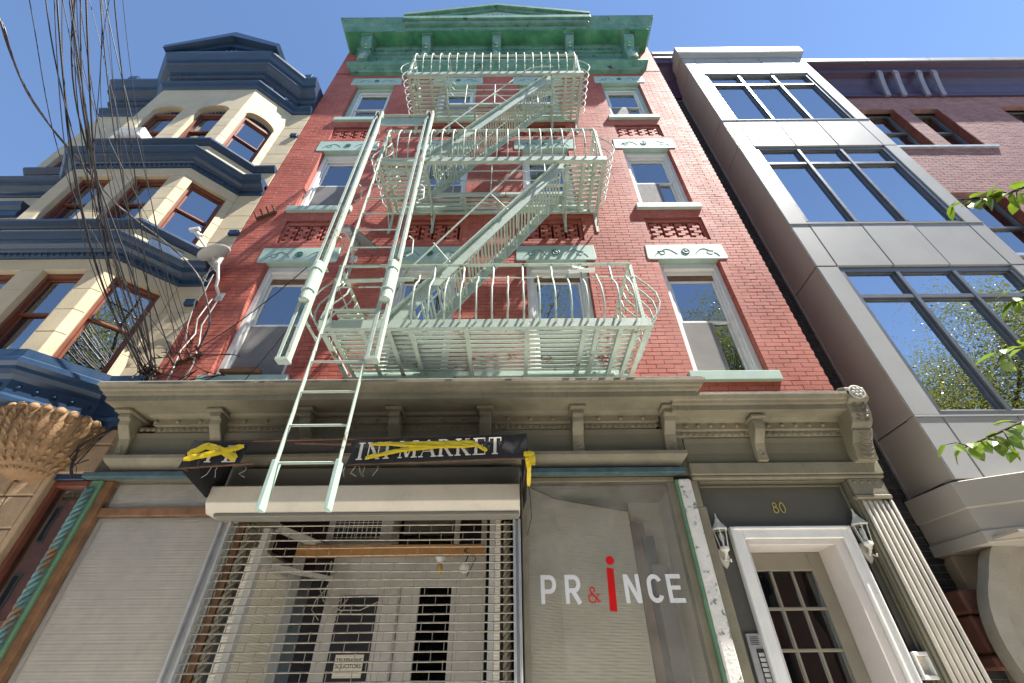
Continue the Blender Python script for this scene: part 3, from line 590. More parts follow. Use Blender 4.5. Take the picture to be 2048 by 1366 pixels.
# peeling pilaster, door recess, fluted pilaster
B('peeling_pilaster', PEEL, RB, (1.585, 1.70, -.1, .03, 0, 3.10), bev=.012); B('pilaster_edge', GREENP, RB, (1.566, 1.5845, -.1, .01, 0, 3.10), bev=.003)
B('pilaster_return', TAUPE, RB, (1.701, 1.80, -.35, -.02, 0, 2.85), (1.701, 1.775, -.35, -.015, 2.851, 3.10), bev=.006)
class EntryFr(Fr):   # the entry wall, set back behind the pilasters
    def p(f, s, d, z): return F0.p(s * .949, d + .23, z * .949 + .0765)
EF = EntryFr()
EN = B('entry_recess', DARKG, RB, (1.80, 2.16, -.42, -.36, -.08, 3.19), (3.32, 3.46, -.42, -.36, -.08, 3.19), (2.16, 3.32, -.42, -.36, 2.75, 3.19), fr=EF, bev=0)
B('reveal', TAUPED, EN, (3.225, 3.262, -.131, -.013, 0, 3.10), (1.8, 3.225, -.131, -.03, 3.085, 3.099), bev=.006)
each('reveal_moulding', TAUPED, EN, (3.195, 3.224, -.13, -.10, 0, 3.084), (3.21, 3.2245, -.09, -.03, 0, 3.084), (1.81, 3.19, -.129, -.10, 3.06, 3.084), bev=.006)
DC = B('door_casing', WHITE, EN, (2.10, 2.20, -.36, -.30, 0, 2.73), (3.155, 3.235, -.36, -.30, 0, 2.73), (2.20, 3.155, -.36, -.30, 2.635, 2.73), (2.085, 2.115, -.36, -.285, 0, 2.745), (3.22, 3.247, -.36, -.285, 0, 2.745), (2.115, 3.22, -.36, -.285, 2.715, 2.745), fr=EF, bev=.008)
B('door_jamb', JAMB, DC, (2.201, 2.23, -.62, -.33, 0, 2.634), (3.06, 3.154, -.62, -.33, 0, 2.634), (2.23, 3.06, -.62, -.33, 2.585, 2.634), fr=EF, bev=.004)
DR = B('entry_door', DOORG, EN, (2.231, 2.31, -.66, -.61, .0, 2.584), (2.93, 3.059, -.66, -.61, 0, 2.584), (2.31, 2.93, -.66, -.61, 2.42, 2.584), (2.31, 2.93, -.66, -.61, 0, .5), fr=EF, bev=.006)
for c in (1, 2): B('muntin', DOORG, DR, (2.31 + c * .2067 - .013, 2.31 + c * .2067 + .013, -.65, -.615, .5, 2.42), fr=EF, bev=.005)
for r_ in range(1, 6): B('muntin', DOORG, DR, (2.31, 2.93, -.652, -.617, 2.42 - r_ * .32 - .013, 2.42 - r_ * .32 + .013), fr=EF, bev=.005)
DGL = glass('door_glass', (0.5, 0.5, 0.46), 1.75, 0.05)
for c in range(3):
    for r_ in range(6): B('pane', DGL, DR, (2.31 + c * .2067 + .014, 2.31 + (c + 1) * .2067 - .014, -.64, -.636, 2.42 - (r_ + 1) * .32 + .014, 2.42 - r_ * .32 - .014), fr=EF, bev=0)
B('hall', ROOM, DR, (2.0, 3.3, -2.2, -2.15, 0, 2.7), fr=EF, bev=0); B('hall_door', DOORG, DR, (2.35, 2.5, -1.9, -1.8, 0, 2.6), fr=EF, bev=0)
for ch, x in (('8', 2.60), ('0', 2.672)):
    m, _ = glyphs(ch, SANS, x, 2.885, .108, -.358, fr=EF, sx=.95, thick=.008); m.build('house_number', GOLD, EN)
m = MB(); FL0, FL1 = 3.263, 3.54
FP = B('fluted_pilaster', TAUPE, RB, (FL0, FL1, -.3, -.012, 0, 2.9), bev=0)
for k in range(6):
    x = FL0 + .022 + k * .0502; mm = MB().prism([(x - .017 * math.cos(a) + 0, 0) for a in (0,)] or [], 0, 0) if False else MB()
    mm.tube([F0.p(x, -.016, .02), F0.p(x, -.016, 2.87), F0.p(x, -.03, 2.895)], .0185, 8); mm.build('flute_rib', PEEL if False else M('sunlit_rib_taupe', (0.50, 0.46, 0.40), .6, .12, 5, .4, 60), FP, smooth=True)  # paler rib colour paints in the streaks of grazing sun
PCp = B('pilaster_capital', TAUPE, RB, (3.215, 3.55, -.3, .02, 2.901, 2.935), (3.23, 3.53, -.3, .005, 2.936, 3.098), bev=.006)
m = MB()
bosses('boss', TAUPE, PCp, [(.016, 0), (.014, .008), (0, .012)], [(F0.p(3.27 + k * .07, .004, 3.06), (0, -1, 0)) for k in range(4)])
NB = B('utility_niche', WHITE, EN, (3.265, 3.392, -.359, -.275, 1.56, 1.59), (3.265, 3.392, -.359, -.275, 1.715, 1.745), (3.265, 3.283, -.359, -.275, 1.59, 1.715), (3.372, 3.392, -.359, -.275, 1.59, 1.715), fr=EF, bev=.004); B('niche_back', PAPERB, NB, (3.28, 3.375, -.357, -.33, 1.585, 1.72), fr=EF, bev=0)
each('shop_side_wall', TAUPED, RB, (-4.1, -3.99, -.3, -.1, 0, 3.15), (3.46, 3.56, -.3, -.012, 0, 3.1), bev=0)
B('plank', WOOD, RB, (-3.32, -2.86, .02, .09, 4.36, 4.40), (-3.2, -2.9, -.02, .06, 4.401, 4.44), bev=.004)

# ================================================================== THINGS ON THE STOREFRONT
SH = thing('roller_shutter', 'open link security shutter with beige housing across the shop doorway', 'shutter', (-1.3, -.2, 0))
B('fascia', SHUTD, SH, (-2.74, .062, -.0, .11, 2.985, 3.2), bev=.004)
MB().prism([(.11, 2.985), (.27, 2.975), (.285, 2.965), (.285, 2.82), (.22, 2.745), (.06, 2.745), (.06, 2.985)], -2.70, .058).build('housing', SHUT, SH, bev=.005)
B('bottom_lip', SHUTD, SH, (-2.62, .05, .08, .232, 2.715, 2.744), bev=.004)
for s0, s1 in ((-2.615, -2.515), (-.005, .06)): B('guide_track', STEEL, SH, (s0, s1, .02, .075, 0, 2.714), (s0, s0 + .02, .075, .115, 0, 2.714), (s1 - .02, s1, .075, .115, 0, 2.714), bev=.003)
ROD = None
for k in range(40):
    z = 2.675 - k * .0615
    if z < .2: break
    m = MB(); sg = .004 * math.sin(k * 1.3); m.tube([F0.p(-2.515, .085, z), F0.p(-1.7, .085, z + sg), F0.p(-.8, .085, z - sg), F0.p(-.004, .085, z)], .0058, 5); m.build('grill_rod', GRILL, SH)
m = MB()
for k in range(39):
    z = 2.675 - k * .0615
    if z < .26: break
    x = -2.44 + (.095 if k % 2 else 0)
    while x < -.02: m.box(x - .0024, x + .0024, .088, .0935, z - .068, z + .007); x += .19
m.build('grill_link', GRILL, SH, kind='stuff')
AW = thing('torn_awning', 'torn black vinyl awning box lettered MARKET above the shutter', 'awning', (-1.3, -.3, 2.95))
ZA0, ZA1, DA = 3.00, 3.235, .645
def cloth(poly, d, n=6, wob=.012):
    """a sagging valance piece with thickness: polygon strip given as lower and upper edges"""
    (a0, a1), (b0, b1) = poly; m = MB(); vs = []
    for i in range(n + 1):
        t = i / n
        for (q0, q1), e in (((a0, a1), 0), ((b0, b1), 1)):
            s = q0[0] + (q1[0] - q0[0]) * t; z = q0[1] + (q1[1] - q0[1]) * t; ww = wob * math.sin(i * 2.1 + e)
            vs += [F0.p(s, d + ww, z + ww * .3), F0.p(s, d + ww - .004, z + ww * .3)]
    m.add(vs, sum([[(4 * i, 4 * i + 4, 4 * i + 6, 4 * i + 2), (4 * i + 1, 4 * i + 3, 4 * i + 7, 4 * i + 5), (4 * i, 4 * i + 1, 4 * i + 5, 4 * i + 4), (4 * i + 2, 4 * i + 6, 4 * i + 7, 4 * i + 3)] for i in range(n)], []) + [(0, 2, 3, 1), (4 * n, 4 * n + 1, 4 * n + 3, 4 * n + 2)])
    return m
v1 = cloth((((-2.80, 2.985), (-2.30, 3.03)), ((-2.77, 3.235), (-2.27, 3.21))), DA, 6).build('valance', VINYL, AW, 'torn left piece of the black valance')
v2 = cloth((((-1.40, 3.005), (.125, 3.06)), ((-1.35, 3.225), (.12, 3.275))), DA, 12, .006).build('valance', VINYL, AW, 'right piece of the black valance lettered MARKET')
m = MB()
for (s0, dd0, z0_), (s1, dd1, z1_) in (((-2.78, DA - .015, 3.23), (.11, DA - .015, 3.265)), ((-2.79, DA - .015, 2.995), (-2.2, DA - .015, 3.03)), ((-2.78, DA - .015, 3.23), (-2.70, .1, 3.33)), ((.11, DA - .015, 3.265), (.08, .1, 3.36)), ((-1.38, DA - .02, 3.02), (.12, DA - .02, 3.06)), ((-2.79, DA - .015, 3.0), (-2.70, .12, 2.97)), ((.12, DA - .015, 3.06), (.085, .12, 2.93)), ((-1.9, DA - .03, 3.22), (-1.4, DA - .01, 3.19))):
    m.tube([F0.p(s0, dd0, z0_), F0.p(s1, dd1, z1_)], .011, 7)
m.build('frame_tube', RUST, AW)
m = MB(); m.add([F0.p(-2.77, DA - .02, 3.225), F0.p(.11, DA - .02, 3.26), F0.p(.08, .115, 3.37), F0.p(-2.70, .115, 3.34)], [(0, 1, 2, 3)])
m.add([F0.p(s, d + .004, z + .006) for s, d, z in ((-2.77, DA - .02, 3.225), (.11, DA - .02, 3.26), (.08, .115, 3.37), (-2.70, .115, 3.34))], [(3, 2, 1, 0)]); m.build('roof_cloth', VINYL, AW)
for pts in ([(-2.785, DA - .005, 3.23), (-2.795, DA - .005, 2.99), (-2.705, .30, 2.86), (-2.70, .12, 2.93), (-2.70, .12, 3.33)], [(.118, DA - .005, 3.265), (.125, DA - .005, 3.06), (.11, .33, 2.80), (.085, .16, 2.78), (.08, .12, 3.35)]):
    m = MB(); n = len(pts); m.add([F0.p(s + e, d, z) for e in (0, .004) for s, d, z in pts], [tuple(range(n)), tuple(range(2 * n - 1, n - 1, -1))] + [(i, (i + 1) % n, n + (i + 1) % n, n + i) for i in range(n)]); m.build('side_cloth', VINYL, AW)
for word, x, z, h, dd, sx, gp, par, sl in (('INI MARKET', -1.33, 3.04, .155, DA + .009, 1.06, .05, v2, .036), ('TE', -2.63, 3.03, .15, DA + .013, 1.15, .3, v1, 0)):
    for ch in word:
        m, nx = glyphs(ch, SERIF, x, z, h, dd, sx=sx, thick=.002, gap=gp); m.v = [(a, b, c + (a + 1.35) * sl) for a, b, c in m.v]; x = nx
        if ch != ' ': m.build('letter', LETTER, par)
def strip(pts, wd, name, parent, th=.002):
    m = MB()
    P_ = [Vector(pts[i]).lerp(Vector(pts[i + 1]), t / 5) for i in range(len(pts) - 1) for t in range(5)] + [Vector(pts[-1])]; n = len(P_); wd *= 1.25
    for i, q in enumerate(P_):
        w_ = wd * (.5 + .03 * math.sin(i * 1.9) - (.2 if i in (0, n - 1) else 0)); e = .003 * math.sin(i * 2.3); t_ = (P_[min(i + 1, n - 1)] - P_[max(i - 1, 0)]).normalized(); nx, nz = -t_.z, t_.x
        m.v += [F0.p(q.x + nx * w_, q.y + e, q.z + nz * w_), F0.p(q.x, q.y + .004 - e, q.z), F0.p(q.x - nx * w_, q.y - e * .5, q.z - nz * w_)]
    m.f = [(3 * i + j, 3 * i + j + 1, 3 * i + j + 4, 3 * i + j + 3) for i in range(n - 1) for j in (0, 1)]
    return m.build(name, TAPE, parent)
D1 = DA + .02
strip([(-2.76, D1, 3.10), (-2.62, D1 + .004, 3.175), (-2.45, D1 + .003, 3.12), (-2.33, D1, 3.055)], .05, 'tape', AW); strip([(-2.77, D1 + .006, 3.055), (-2.5, D1 + .01, 3.11), (-2.3, D1 + .006, 3.17)], .045, 'tape', AW)
strip([(-1.22, D1 - .003, 3.18), (-.6, D1, 3.185), (-.35, D1, 3.19), (-.22, D1 - .002, 3.11)], .028, 'tape', AW); strip([(-1.24, D1 + .003, 3.055), (-.95, D1 + .004, 3.12), (-.55, D1 + .003, 3.16), (-.3, D1 + .003, 3.17)], .03, 'tape', AW)
strip([(-1.05, D1 + .006, 3.17), (-.62, D1 + .007, 3.145), (-.33, D1 + .006, 3.15)], .022, 'tape', AW)
strip([(.12, D1 - .03, 3.06), (.135, .60, 2.98), (.13, .5, 2.86)], .035, 'tape', AW); strip([(.09, D1, 3.075), (.16, D1, 3.08), (.165, D1 - .01, 2.98)], .04, 'tape', AW)
m = MB()
for k in range(9):
    x = random.choice([-2.33, -2.5, -1.38, -1.2]) + random.uniform(-.08, .1); z = 3.0
    m.tube([F0.p(x + .02 * q * random.uniform(-1, 1), DA - .02, z - .03 * q) for q in range(4)], .002, 4)
m.build('frayed_thread', CABLEG, AW)
def lantern(x, z, lab):
    t = thing('wall_lantern', lab, 'lantern', (x, .10, z - .12), 'white carriage lanterns flanking the entry door'); d = -.055
    m = MB(); m.lathe([(.0, .19), (.006, .185), (.009, .15), (.012, .145), (.02, .13), (.026, .11), (.03, .105), (.068, .055), (.074, .05), (.074, .04), (.06, .038)], F0.p(x, d, z), 6); m.build('roof_cap', LAMPW, t)
    m = MB(); m.lathe([(.058, .04), (.036, -.105), (.04, -.11), (.04, -.125), (.02, -.14), (.012, -.165), (0, -.17)], F0.p(x, d, z), 6); m.v = m.v; g = m
    g2 = MB(); g2.lathe([(.036, -.10), (.043, -.108), (.043, -.128), (.024, -.142), (.014, -.165), (0, -.17)], F0.p(x, d, z), 6); g2.build('lower_cup', LAMPW, t)
    m = MB()
    for k in range(6):
        a = 2 * math.pi * k / 6 + .4 - .0; q = Vector((0, 0, 1)).orthogonal().normalized()
        ax = Vector((0, 0, 1)); a1 = ax.orthogonal().normalized(); b1 = ax.cross(a1)
        dv = a1 * math.cos(a) + b1 * math.sin(a); c = Vector(F0.p(x, d, z)); m.tube([c + dv * .06 + ax * .04, c + dv * .038 - ax * .105], .0045, 5)
    m.build('cage_bar', LAMPW, t)
    m = MB(); m.lathe([(.054, .038), (.034, -.1)], F0.p(x, d, z), 6); m.f = m.f[:-2]; m.build('lamp_glass', glass('lantern_glass', (.85, .88, .88), 1.4), t)
    m = MB(); m.lathe([(.008, -.1), (.012, -.06), (.022, -.03), (.024, -.01), (.016, .012), (0, .018)], F0.p(x, d, z), 10); m.build('bulb', M('frosted_bulb', (.7, .7, .68), .2), t, smooth=True)
    m = MB(); m.tube([F0.p(x, d, z - .15), F0.p(x - .005, d - .01, z - .18), F0.p(x, d - .04, z - .2), F0.p(x, -.118, z - .18)], .012, 7); m.lathe([(0, .012), (.035, .01), (.05, 0), (.05, -.008)], F0.p(x, -.123, z - .17), 8, (0, -1, 0))
    m.prism([(x - .05, z - .17), (x - .03, z - .1), (x + .03, z - .1), (x + .05, z - .17), (x + .025, z - .235), (x, z - .265), (x - .025, z - .235)], -.1295, -.114, axis='d')
    m.tube([F0.p(x + .005, -.07, z - .205), F0.p(x + .02, -.04, z - .225), F0.p(x + .015, -.03, z - .205)], .007, 6); m.build('scroll_bracket', LAMPW, t)
lantern(1.875, 2.607, 'aged white carriage lantern left of the entry door'); lantern(3.165, 2.64, 'aged white carriage lantern beside the fluted pilaster')
IC = thing('intercom_panel', 'steel intercom panel with name buttons beside the entry door', 'intercom', (1.92, .12, 1.42))
B('plate', STEEL, IC, (1.965, 2.09, -.359, -.335, 1.42, 1.885), fr=EF, bev=.004)
B('name_strip', ROOM, IC, (2.02, 2.078, -.334, -.330, 1.47, 1.775), fr=EF, bev=0)
for k in range(8): B('button', M('pale_button', (.5, .5, .48), .4), IC, (2.026, 2.072, -.3295, -.326, 1.485 + k * .034, 1.51 + k * .034), fr=EF, bev=.001)
for k in range(5): B('speaker_slot', ROOM, IC, (1.99, 2.06, -.3349, -.333, 1.805 + k * .013, 1.81 + k * .013), fr=EF, bev=0)
AC = thing('air_conditioner', 'boxy air conditioner in the transom above the shop door', 'air conditioner', (-1.66, .8, 2.70))
ACB = B('case', DOORW, AC, (-2.0, -1.30, -1.15, -.79, 2.735, 3.10), bev=.008)
B('grille_back', ROOM, AC, (-1.93, -1.42, -.789, -.786, 2.79, 3.07), bev=0)
for k in range(11): B('grille_bar', WHITE, AC, (-1.93 + k * .051 - .003, -1.93 + k * .051 + .003, -.785, -.778, 2.79, 3.07), bev=0)
for k in range(6): B('grille_bar', WHITE, AC, (-1.93, -1.42, -.777, -.772, 2.80 + k * .05, 2.805 + k * .05), bev=0)
PB = thing('bare_bulb', 'amber bare bulb in a white socket under the pine beam', 'light bulb', (-.74, .68, 2.44)); m = MB(); m.lathe([(.05, 2.585), (.055, 2.57), (.035, 2.55), (.028, 2.53)], F0.p(-.74, -.67, 0), 14); m.build('socket', WHITE, PB, smooth=True)
m = MB(); m.lathe([(.014, 2.53), (.03, 2.50), (.033, 2.47), (.02, 2.43), (.006, 2.415), (0, 2.412)], F0.p(-.74, -.67, 0), 12); m.build('bulb', BULB, PB, smooth=True)
FL = thing('flood_fixture', 'round white light fixture with cords at the beam end', 'light fixture', (-.5, .7, 2.44)); m = MB(); m.lathe([(.0, .05), (.03, .05), (.055, .03), (.06, 0), (.03, -.01)], F0.p(-.5, -.74, 2.5), 14, (.2, -1, -.4)); m.build('lamp_head', WHITE, FL, smooth=True)
m = MB(); m.tube([F0.p(-.5, -.72, 2.52), F0.p(-.45, -.64, 2.6), F0.p(-.42, -.62, 2.72)], .006, 5); m.tube([F0.p(-.4, -.64, 2.74), F0.p(-.5, -.61, 2.62), F0.p(-.38, -.64, 2.56), F0.p(-.47, -.68, 2.4)], .006, 5); m.build('cord', CABLE, FL)

# ================================================================== FIRE ESCAPE
FE = thing('fire_escape', 'mint painted iron fire escape with three balconies and two stairs', 'fire escape', (-.27, -.45, 4.29))
FX0, FX1, FD = -1.90, 1.37, .90
PZ = [4.29, 7.38, 10.45]
WELL = (-1.18, .80, .36)
def belly(z, hgt, top=.87):
    pr = [(0, .0), (.06, .06), (.13, .17), (.165, .29), (.15, .40), (.09, .50), (.03, .575), (0.0, .64), (0, hgt)]
    return [(o, z + .06 + h) for o, h in pr if h <= hgt]
def baluster(pts, parent, r=.0105): 
    m = MB(); m.tube(pts, r, 5); return m.build('baluster', MINT, parent, smooth=True)
for pi, z in enumerate(PZ):
    lab = ('lowest balcony, above the storefront', 'middle balcony', 'top balcony, under the roof cornice')[pi]
    P = MB().box(FX0, FX1, FD - .012, FD, z, z + .105).box(FX0, FX1, FD - .055, FD - .0125, z, z + .012).box(FX0, FX0 + .055, .0, FD - .056, z, z + .012).box(FX0, FX0 + .012, 0, FD - .0125, z + .0121, z + .10).box(FX1 - .055, FX1, .0, FD - .056, z, z + .012).box(FX1 - .012, FX1, 0, FD - .0125, z + .0121, z + .10).box(FX0 + .056, FX1 - .056, .005, .05, z, z + .012).box(FX0 + .056, FX1 - .056, .005, .015, z + .0121, z + .1)
    P = P.build('balcony', MINT, FE, lab, bev=.002)
    xs = [FX0 + .12, FX0 + .42, -1.22, -1.0, -.45, .15, .72, .85, 1.08, FX1 - .14] if pi == 0 else [FX0 + .13, FX0 + .42, -1.215, .81, 1.05, FX1 - .16]
    for x in xs: MB().box(x - .022, x + .022, .05, FD - .06, z + .003, z + .016).box(x - .022, x - .016, .05, FD - .06, z + .0165, z + .05).build('bearer', MINT, P)
    if pi:
        for x in (-.7, -.2, .3): MB().box(x - .018, x + .018, .05, WELL[2] - .04, z + .003, z + .016).build('bearer', MINT, P)
        MB().box(WELL[0], WELL[1], WELL[2] - .04, WELL[2], z + .002, z + .06).build('well_edge', MINT, P)
    for k in range(11):
        d = .085 + k * .0735
        spans = [(FX0 + .058, FX1 - .058)]
        if pi and d > WELL[2] - .05: spans = [(FX0 + .058, WELL[0] - .01), (WELL[1] + .01, FX1 - .058)]
        for a, b in spans: MB().box(a, b, d - .022, d + .022, z + .052 + random.uniform(0, .004), z + .061 + random.uniform(0, .004)).build('slat', MINT, P)
    # rails
    zt = z + .06 + .845
    RL = MB().bar(F0.p(FX0, FD - .01, zt), F0.p(FX1 - .06, FD - .01, zt), .04, .012).bar(F0.p(FX0 + .02, FD - .03, zt - .002), F0.p(FX0 + .02, .0, zt - .002), .038, .012).bar(F0.p(FX1 - .07, FD - .03, zt - .002), F0.p(FX1 - .07, 0, zt - .002), .038, .012)
    RL.tube([F0.p(FX0, FD - .01, z + .70), F0.p(FX1 - .06, FD - .01, z + .70)], .0075, 5).tube([F0.p(FX0, 0, z + .70), F0.p(FX0, FD - .01, z + .70)], .0075, 5).tube([F0.p(FX1 - .06, 0, z + .70), F0.p(FX1 - .06, FD - .01, z + .70)], .0075, 5)
    for x in (FX0 + .02, FX1 - .06): RL.box(x - .018, x + .018, FD - .05, FD - .012, z + .1, zt - .007)
    RL = RL.build('railing', MINT, FE, bev=.0015)
    n = 20
    for k in range(n):
        x = FX0 + .12 + (FX1 - FX0 - .26) * k / (n - 1)
        if pi == 0 and x < -1.05 and x > -1.75: continue
        hh = .84 if (k % 2 == 0 or pi) else random.uniform(.64, .7)
        if pi == 0: pts = [F0.p(x + random.uniform(-.004, .004), FD - .005 + o * .75, q) for o, q in belly(z, hh)]
        else: pts = [F0.p(x, FD - .005 + o, z + .06 + h) for o, h in ((0, 0), (.05, .1), (.13, .28), (.15, .42), (.135, .56), (.10, .66), (.05, .74), (-.005, .80), (-.01, .84))]
        baluster(pts, RL)
    for sx, sg in ((FX0, -1), (FX1, 1)):
        for k in range(7):
            d = .06 + .78 * k / 6
            pts = [F0.p(sx + sg * o * 1.05 - (.03 if sg > 0 else -.01), d + .03 * math.sin(h * 4), z + .06 + h) for o, h in ((0, 0), (.06, .05), (.14, .16), (.175, .29), (.16, .42), (.10, .54), (.03, .64), (-.01, .72), (-.02, .84))]
            baluster(pts, RL)
    for x in (FX0 + .05, -1.2, .83, FX1 - .06):
        m = MB(); m.tube([F0.p(x, .55, z), F0.p(x, .30, z - .10), F0.p(x, .04, z - .36)], .011, 5); m.box(x - .02, x + .02, .002, .014, z - .46, z)
        if pi: m.build('wall_bracket', MINT, FE)
    if pi:
        m = MB()
        for q in (.32, .60, .86):
            m.tube([F0.p(WELL[0], FD - .1, z + .06 + q), F0.p(WELL[0], WELL[2] + .06, z + .06 + q), F0.p(WELL[0] + .06, WELL[2], z + .06 + q), F0.p(WELL[1] - .25, WELL[2], z + .06 + q)], .0095, 6)
        for x in (WELL[0] + .3, -.3, WELL[1] - .25): m.tube([F0.p(x, WELL[2], z + .05), F0.p(x, WELL[2], z + .92)], .0095, 5)
        m.build('well_rail', MINT, FE)
for fi in (0, 1):
    z0, z1 = PZ[fi] + .07, PZ[fi + 1] + .06; x0, x1 = (-1.28, .74)
    ST = MB().bar(F0.p(x0, .82, z0), F0.p(x1, .82, z1), .014, .19).bar(F0.p(x0 - .06, .852, z0 + .0), F0.p(x1, .852, z1 + .07), .045, .012).build('stair', MINT, FE, ('lower stair', 'upper stair')[fi], bev=.002)
    MB().bar(F0.p(x0 + .06, .30, z0), F0.p(x1 + .05, .30, z1), .014, .15).build('stringer', MINT, ST, bev=.002)
    nst = 13
    for k in range(1, nst):
        t = k / nst; xx = x0 + .05 + (x1 - x0) * t; zz = z0 + (z1 - z0) * t - .02
        m = MB()
        for q in range(4): m.box(xx - .075 + q * .042, xx - .052 + q * .042, .305, .812, zz, zz + .02)
        m.box(xx - .075, xx + .08, .307, .325, zz - .012, zz - .0005); m.build('tread', MINT, ST)
    m = MB(); up = Vector((0, 0, .72))
    a, b = Vector(F0.p(x0 - .02, .86, z0)), Vector(F0.p(x1, .86, z1)); hr = [a + Vector((-.1, 0, .05)), a + Vector((-.05, 0, .62)), a + up + Vector((.08, 0, .1)), b + up * .55 - Vector((.45, 0, .42)), b + up * .5 - Vector((.25, 0, .2)), b + Vector((.05, 0, .16))]
    m.tube([a + Vector((-.02, 0, .02)), a + Vector((.15, 0, .78)), b + Vector((-.35, 0, .30)), b + Vector((-.15, 0, .36)), b + Vector((.1, 0, .36))], .0115, 6)
    for t in (.3, .62): q = a.lerp(b, t); m.tube([q, q + Vector((-.22, 0, .34))], .008, 5)
    a2, b2 = Vector(F0.p(x0 + .06, .27, z0)), Vector(F0.p(x1 + .05, .27, z1)); m.tube([a2 + Vector((-.02, 0, .02)), a2 + Vector((.12, 0, .7)), b2 + Vector((-.35, 0, .28)), b2 + Vector((0, 0, .55))], .0105, 6); m.build('handrail', MINT, ST)
# drop ladder with counterweights
DL = MB(); LX0, LX1, LDp = -1.765, -1.295, 1.045
for x in (LX0, LX1): DL.box(x - .006, x + .006, LDp - .022, LDp + .022, 2.78, 7.3)
DL = DL.build('drop_ladder', MINT, FE, 'long drop ladder hanging in front of the awning', bev=.002)
z = 2.85
while z < 7.2:
    MB().tube([F0.p(LX0, LDp, z), F0.p(LX1, LDp, z)], .0105, 6).build('rung', MINT, DL); z += .31
for x in (LX0, LX1): MB().box(x - .008 - .006, x + .018, LDp - .045, LDp + .045, 2.5, 2.86).build('ladder_shoe', MINTD, DL, bev=.004)
for x in (-2.02, -1.235):
    G = MB().box(x - .054, x - .044, 1.0, 1.07, 3.82, 8.58).box(x + .044, x + .054, 1.0, 1.07, 3.82, 8.58).box(x - .0435, x - .022, 1.062, 1.07, 3.82, 8.58).box(x + .022, x + .0435, 1.062, 1.07, 3.82, 8.58).box(x - .0435, x + .0435, 1.0, 1.008, 7.9, 8.58)
    G = G.build('guide_channel', MINT, FE, bev=.002)
    MB().box(x - .058, x + .058, .99, 1.078, 3.79, 3.8195).build('channel_shoe', MINT, G, bev=.003)
    m = MB(); m.lathe([(.01, .56), (.05, .54), (.054, .52), (.054, 0), (.045, -.01), (0, -.012)], F0.p(x + .0, 1.075, 4.5), 14); m.build('counterweight', MINT, G, smooth=False)
    m = MB()
    for zz in (4.62, 4.92): m.lathe([(.056, 0), (.064, .006), (.064, .02), (.056, .026)], F0.p(x, 1.075, zz), 14)
    m.build('weight_band', MINTD, G)
    m = MB(); zz = 5.05; k = 0
    while zz < 8.3:
        a = (.011, 0) if k % 2 else (0, .011); m.tube([F0.p(x + a[0] * math.cos(q), 1.05 + a[1] * math.cos(q), zz + .022 * math.sin(q)) for q in (i * math.pi / 4 for i in range(9))], .004, 4); zz += .034; k += 1
        if zz > 5.4: break
    m.tube([F0.p(x, 1.05, zz - .01), F0.p(x, 1.05, 8.45)], .0045, 4); m.build('chain', MINT, G)
    m = MB(); m.lathe([(.05, 0), (.06, .005), (.05, .012), (.05, .02), (.06, .026), (.05, .03)], F0.p(x - .015, 1.05, 8.47), 14, (1, 0, 0)); m.build('pulley', RUST, G)
MB().box(-1.965, -1.29, 1.0, 1.02, 8.22, 8.5).box(-1.95, -1.3, 1.021, 1.06, 8.46, 8.475).build('crosshead_plate', MINT, FE, bev=.002)
for x in (-2.02, -1.235):
    for q0, q1, zz in ((.99, .6, 4.36), (.99, .88, 5.12), (.99, .88, 8.22)): MB().bar(F0.p(x, q0, zz), F0.p(x, q1, zz), .03, .01).build('guide_bracket', MINT, FE)
    for zz in (5.55, 6.6): MB().tube([F0.p(x + .08, 1.02, zz), F0.p(x + .13, 1.0, zz - .04), F0.p(x + .14, .98, zz - .25), F0.p(x + .09, 1.0, zz - .32)], .009, 5).build('guide_handle', MINT, FE)
m = MB(); m.bar(F0.p(-1.88, .9, 4.95), F0.p(-1.05, .9, 4.97), .05, .012)
for k in range(4): m.bar(F0.p(-1.84, .78 - .07 * k, 4.62), F0.p(-1.08, .78 - .07 * k, 4.62), .045, .01)
m.build('hatch_rail', MINT, FE)
# bits left lying on the rail
tag(MB().bar(F0.p(.62, .90, 5.075), F0.p(.90, .93, 5.06), .05, .02).bar(F0.p(.66, .94, 5.10), F0.p(.86, .90, 5.085), .02, .02).build('cloth_roll', WHITE), 'white cloth roll tied to the lowest fire escape railing', 'cloth')

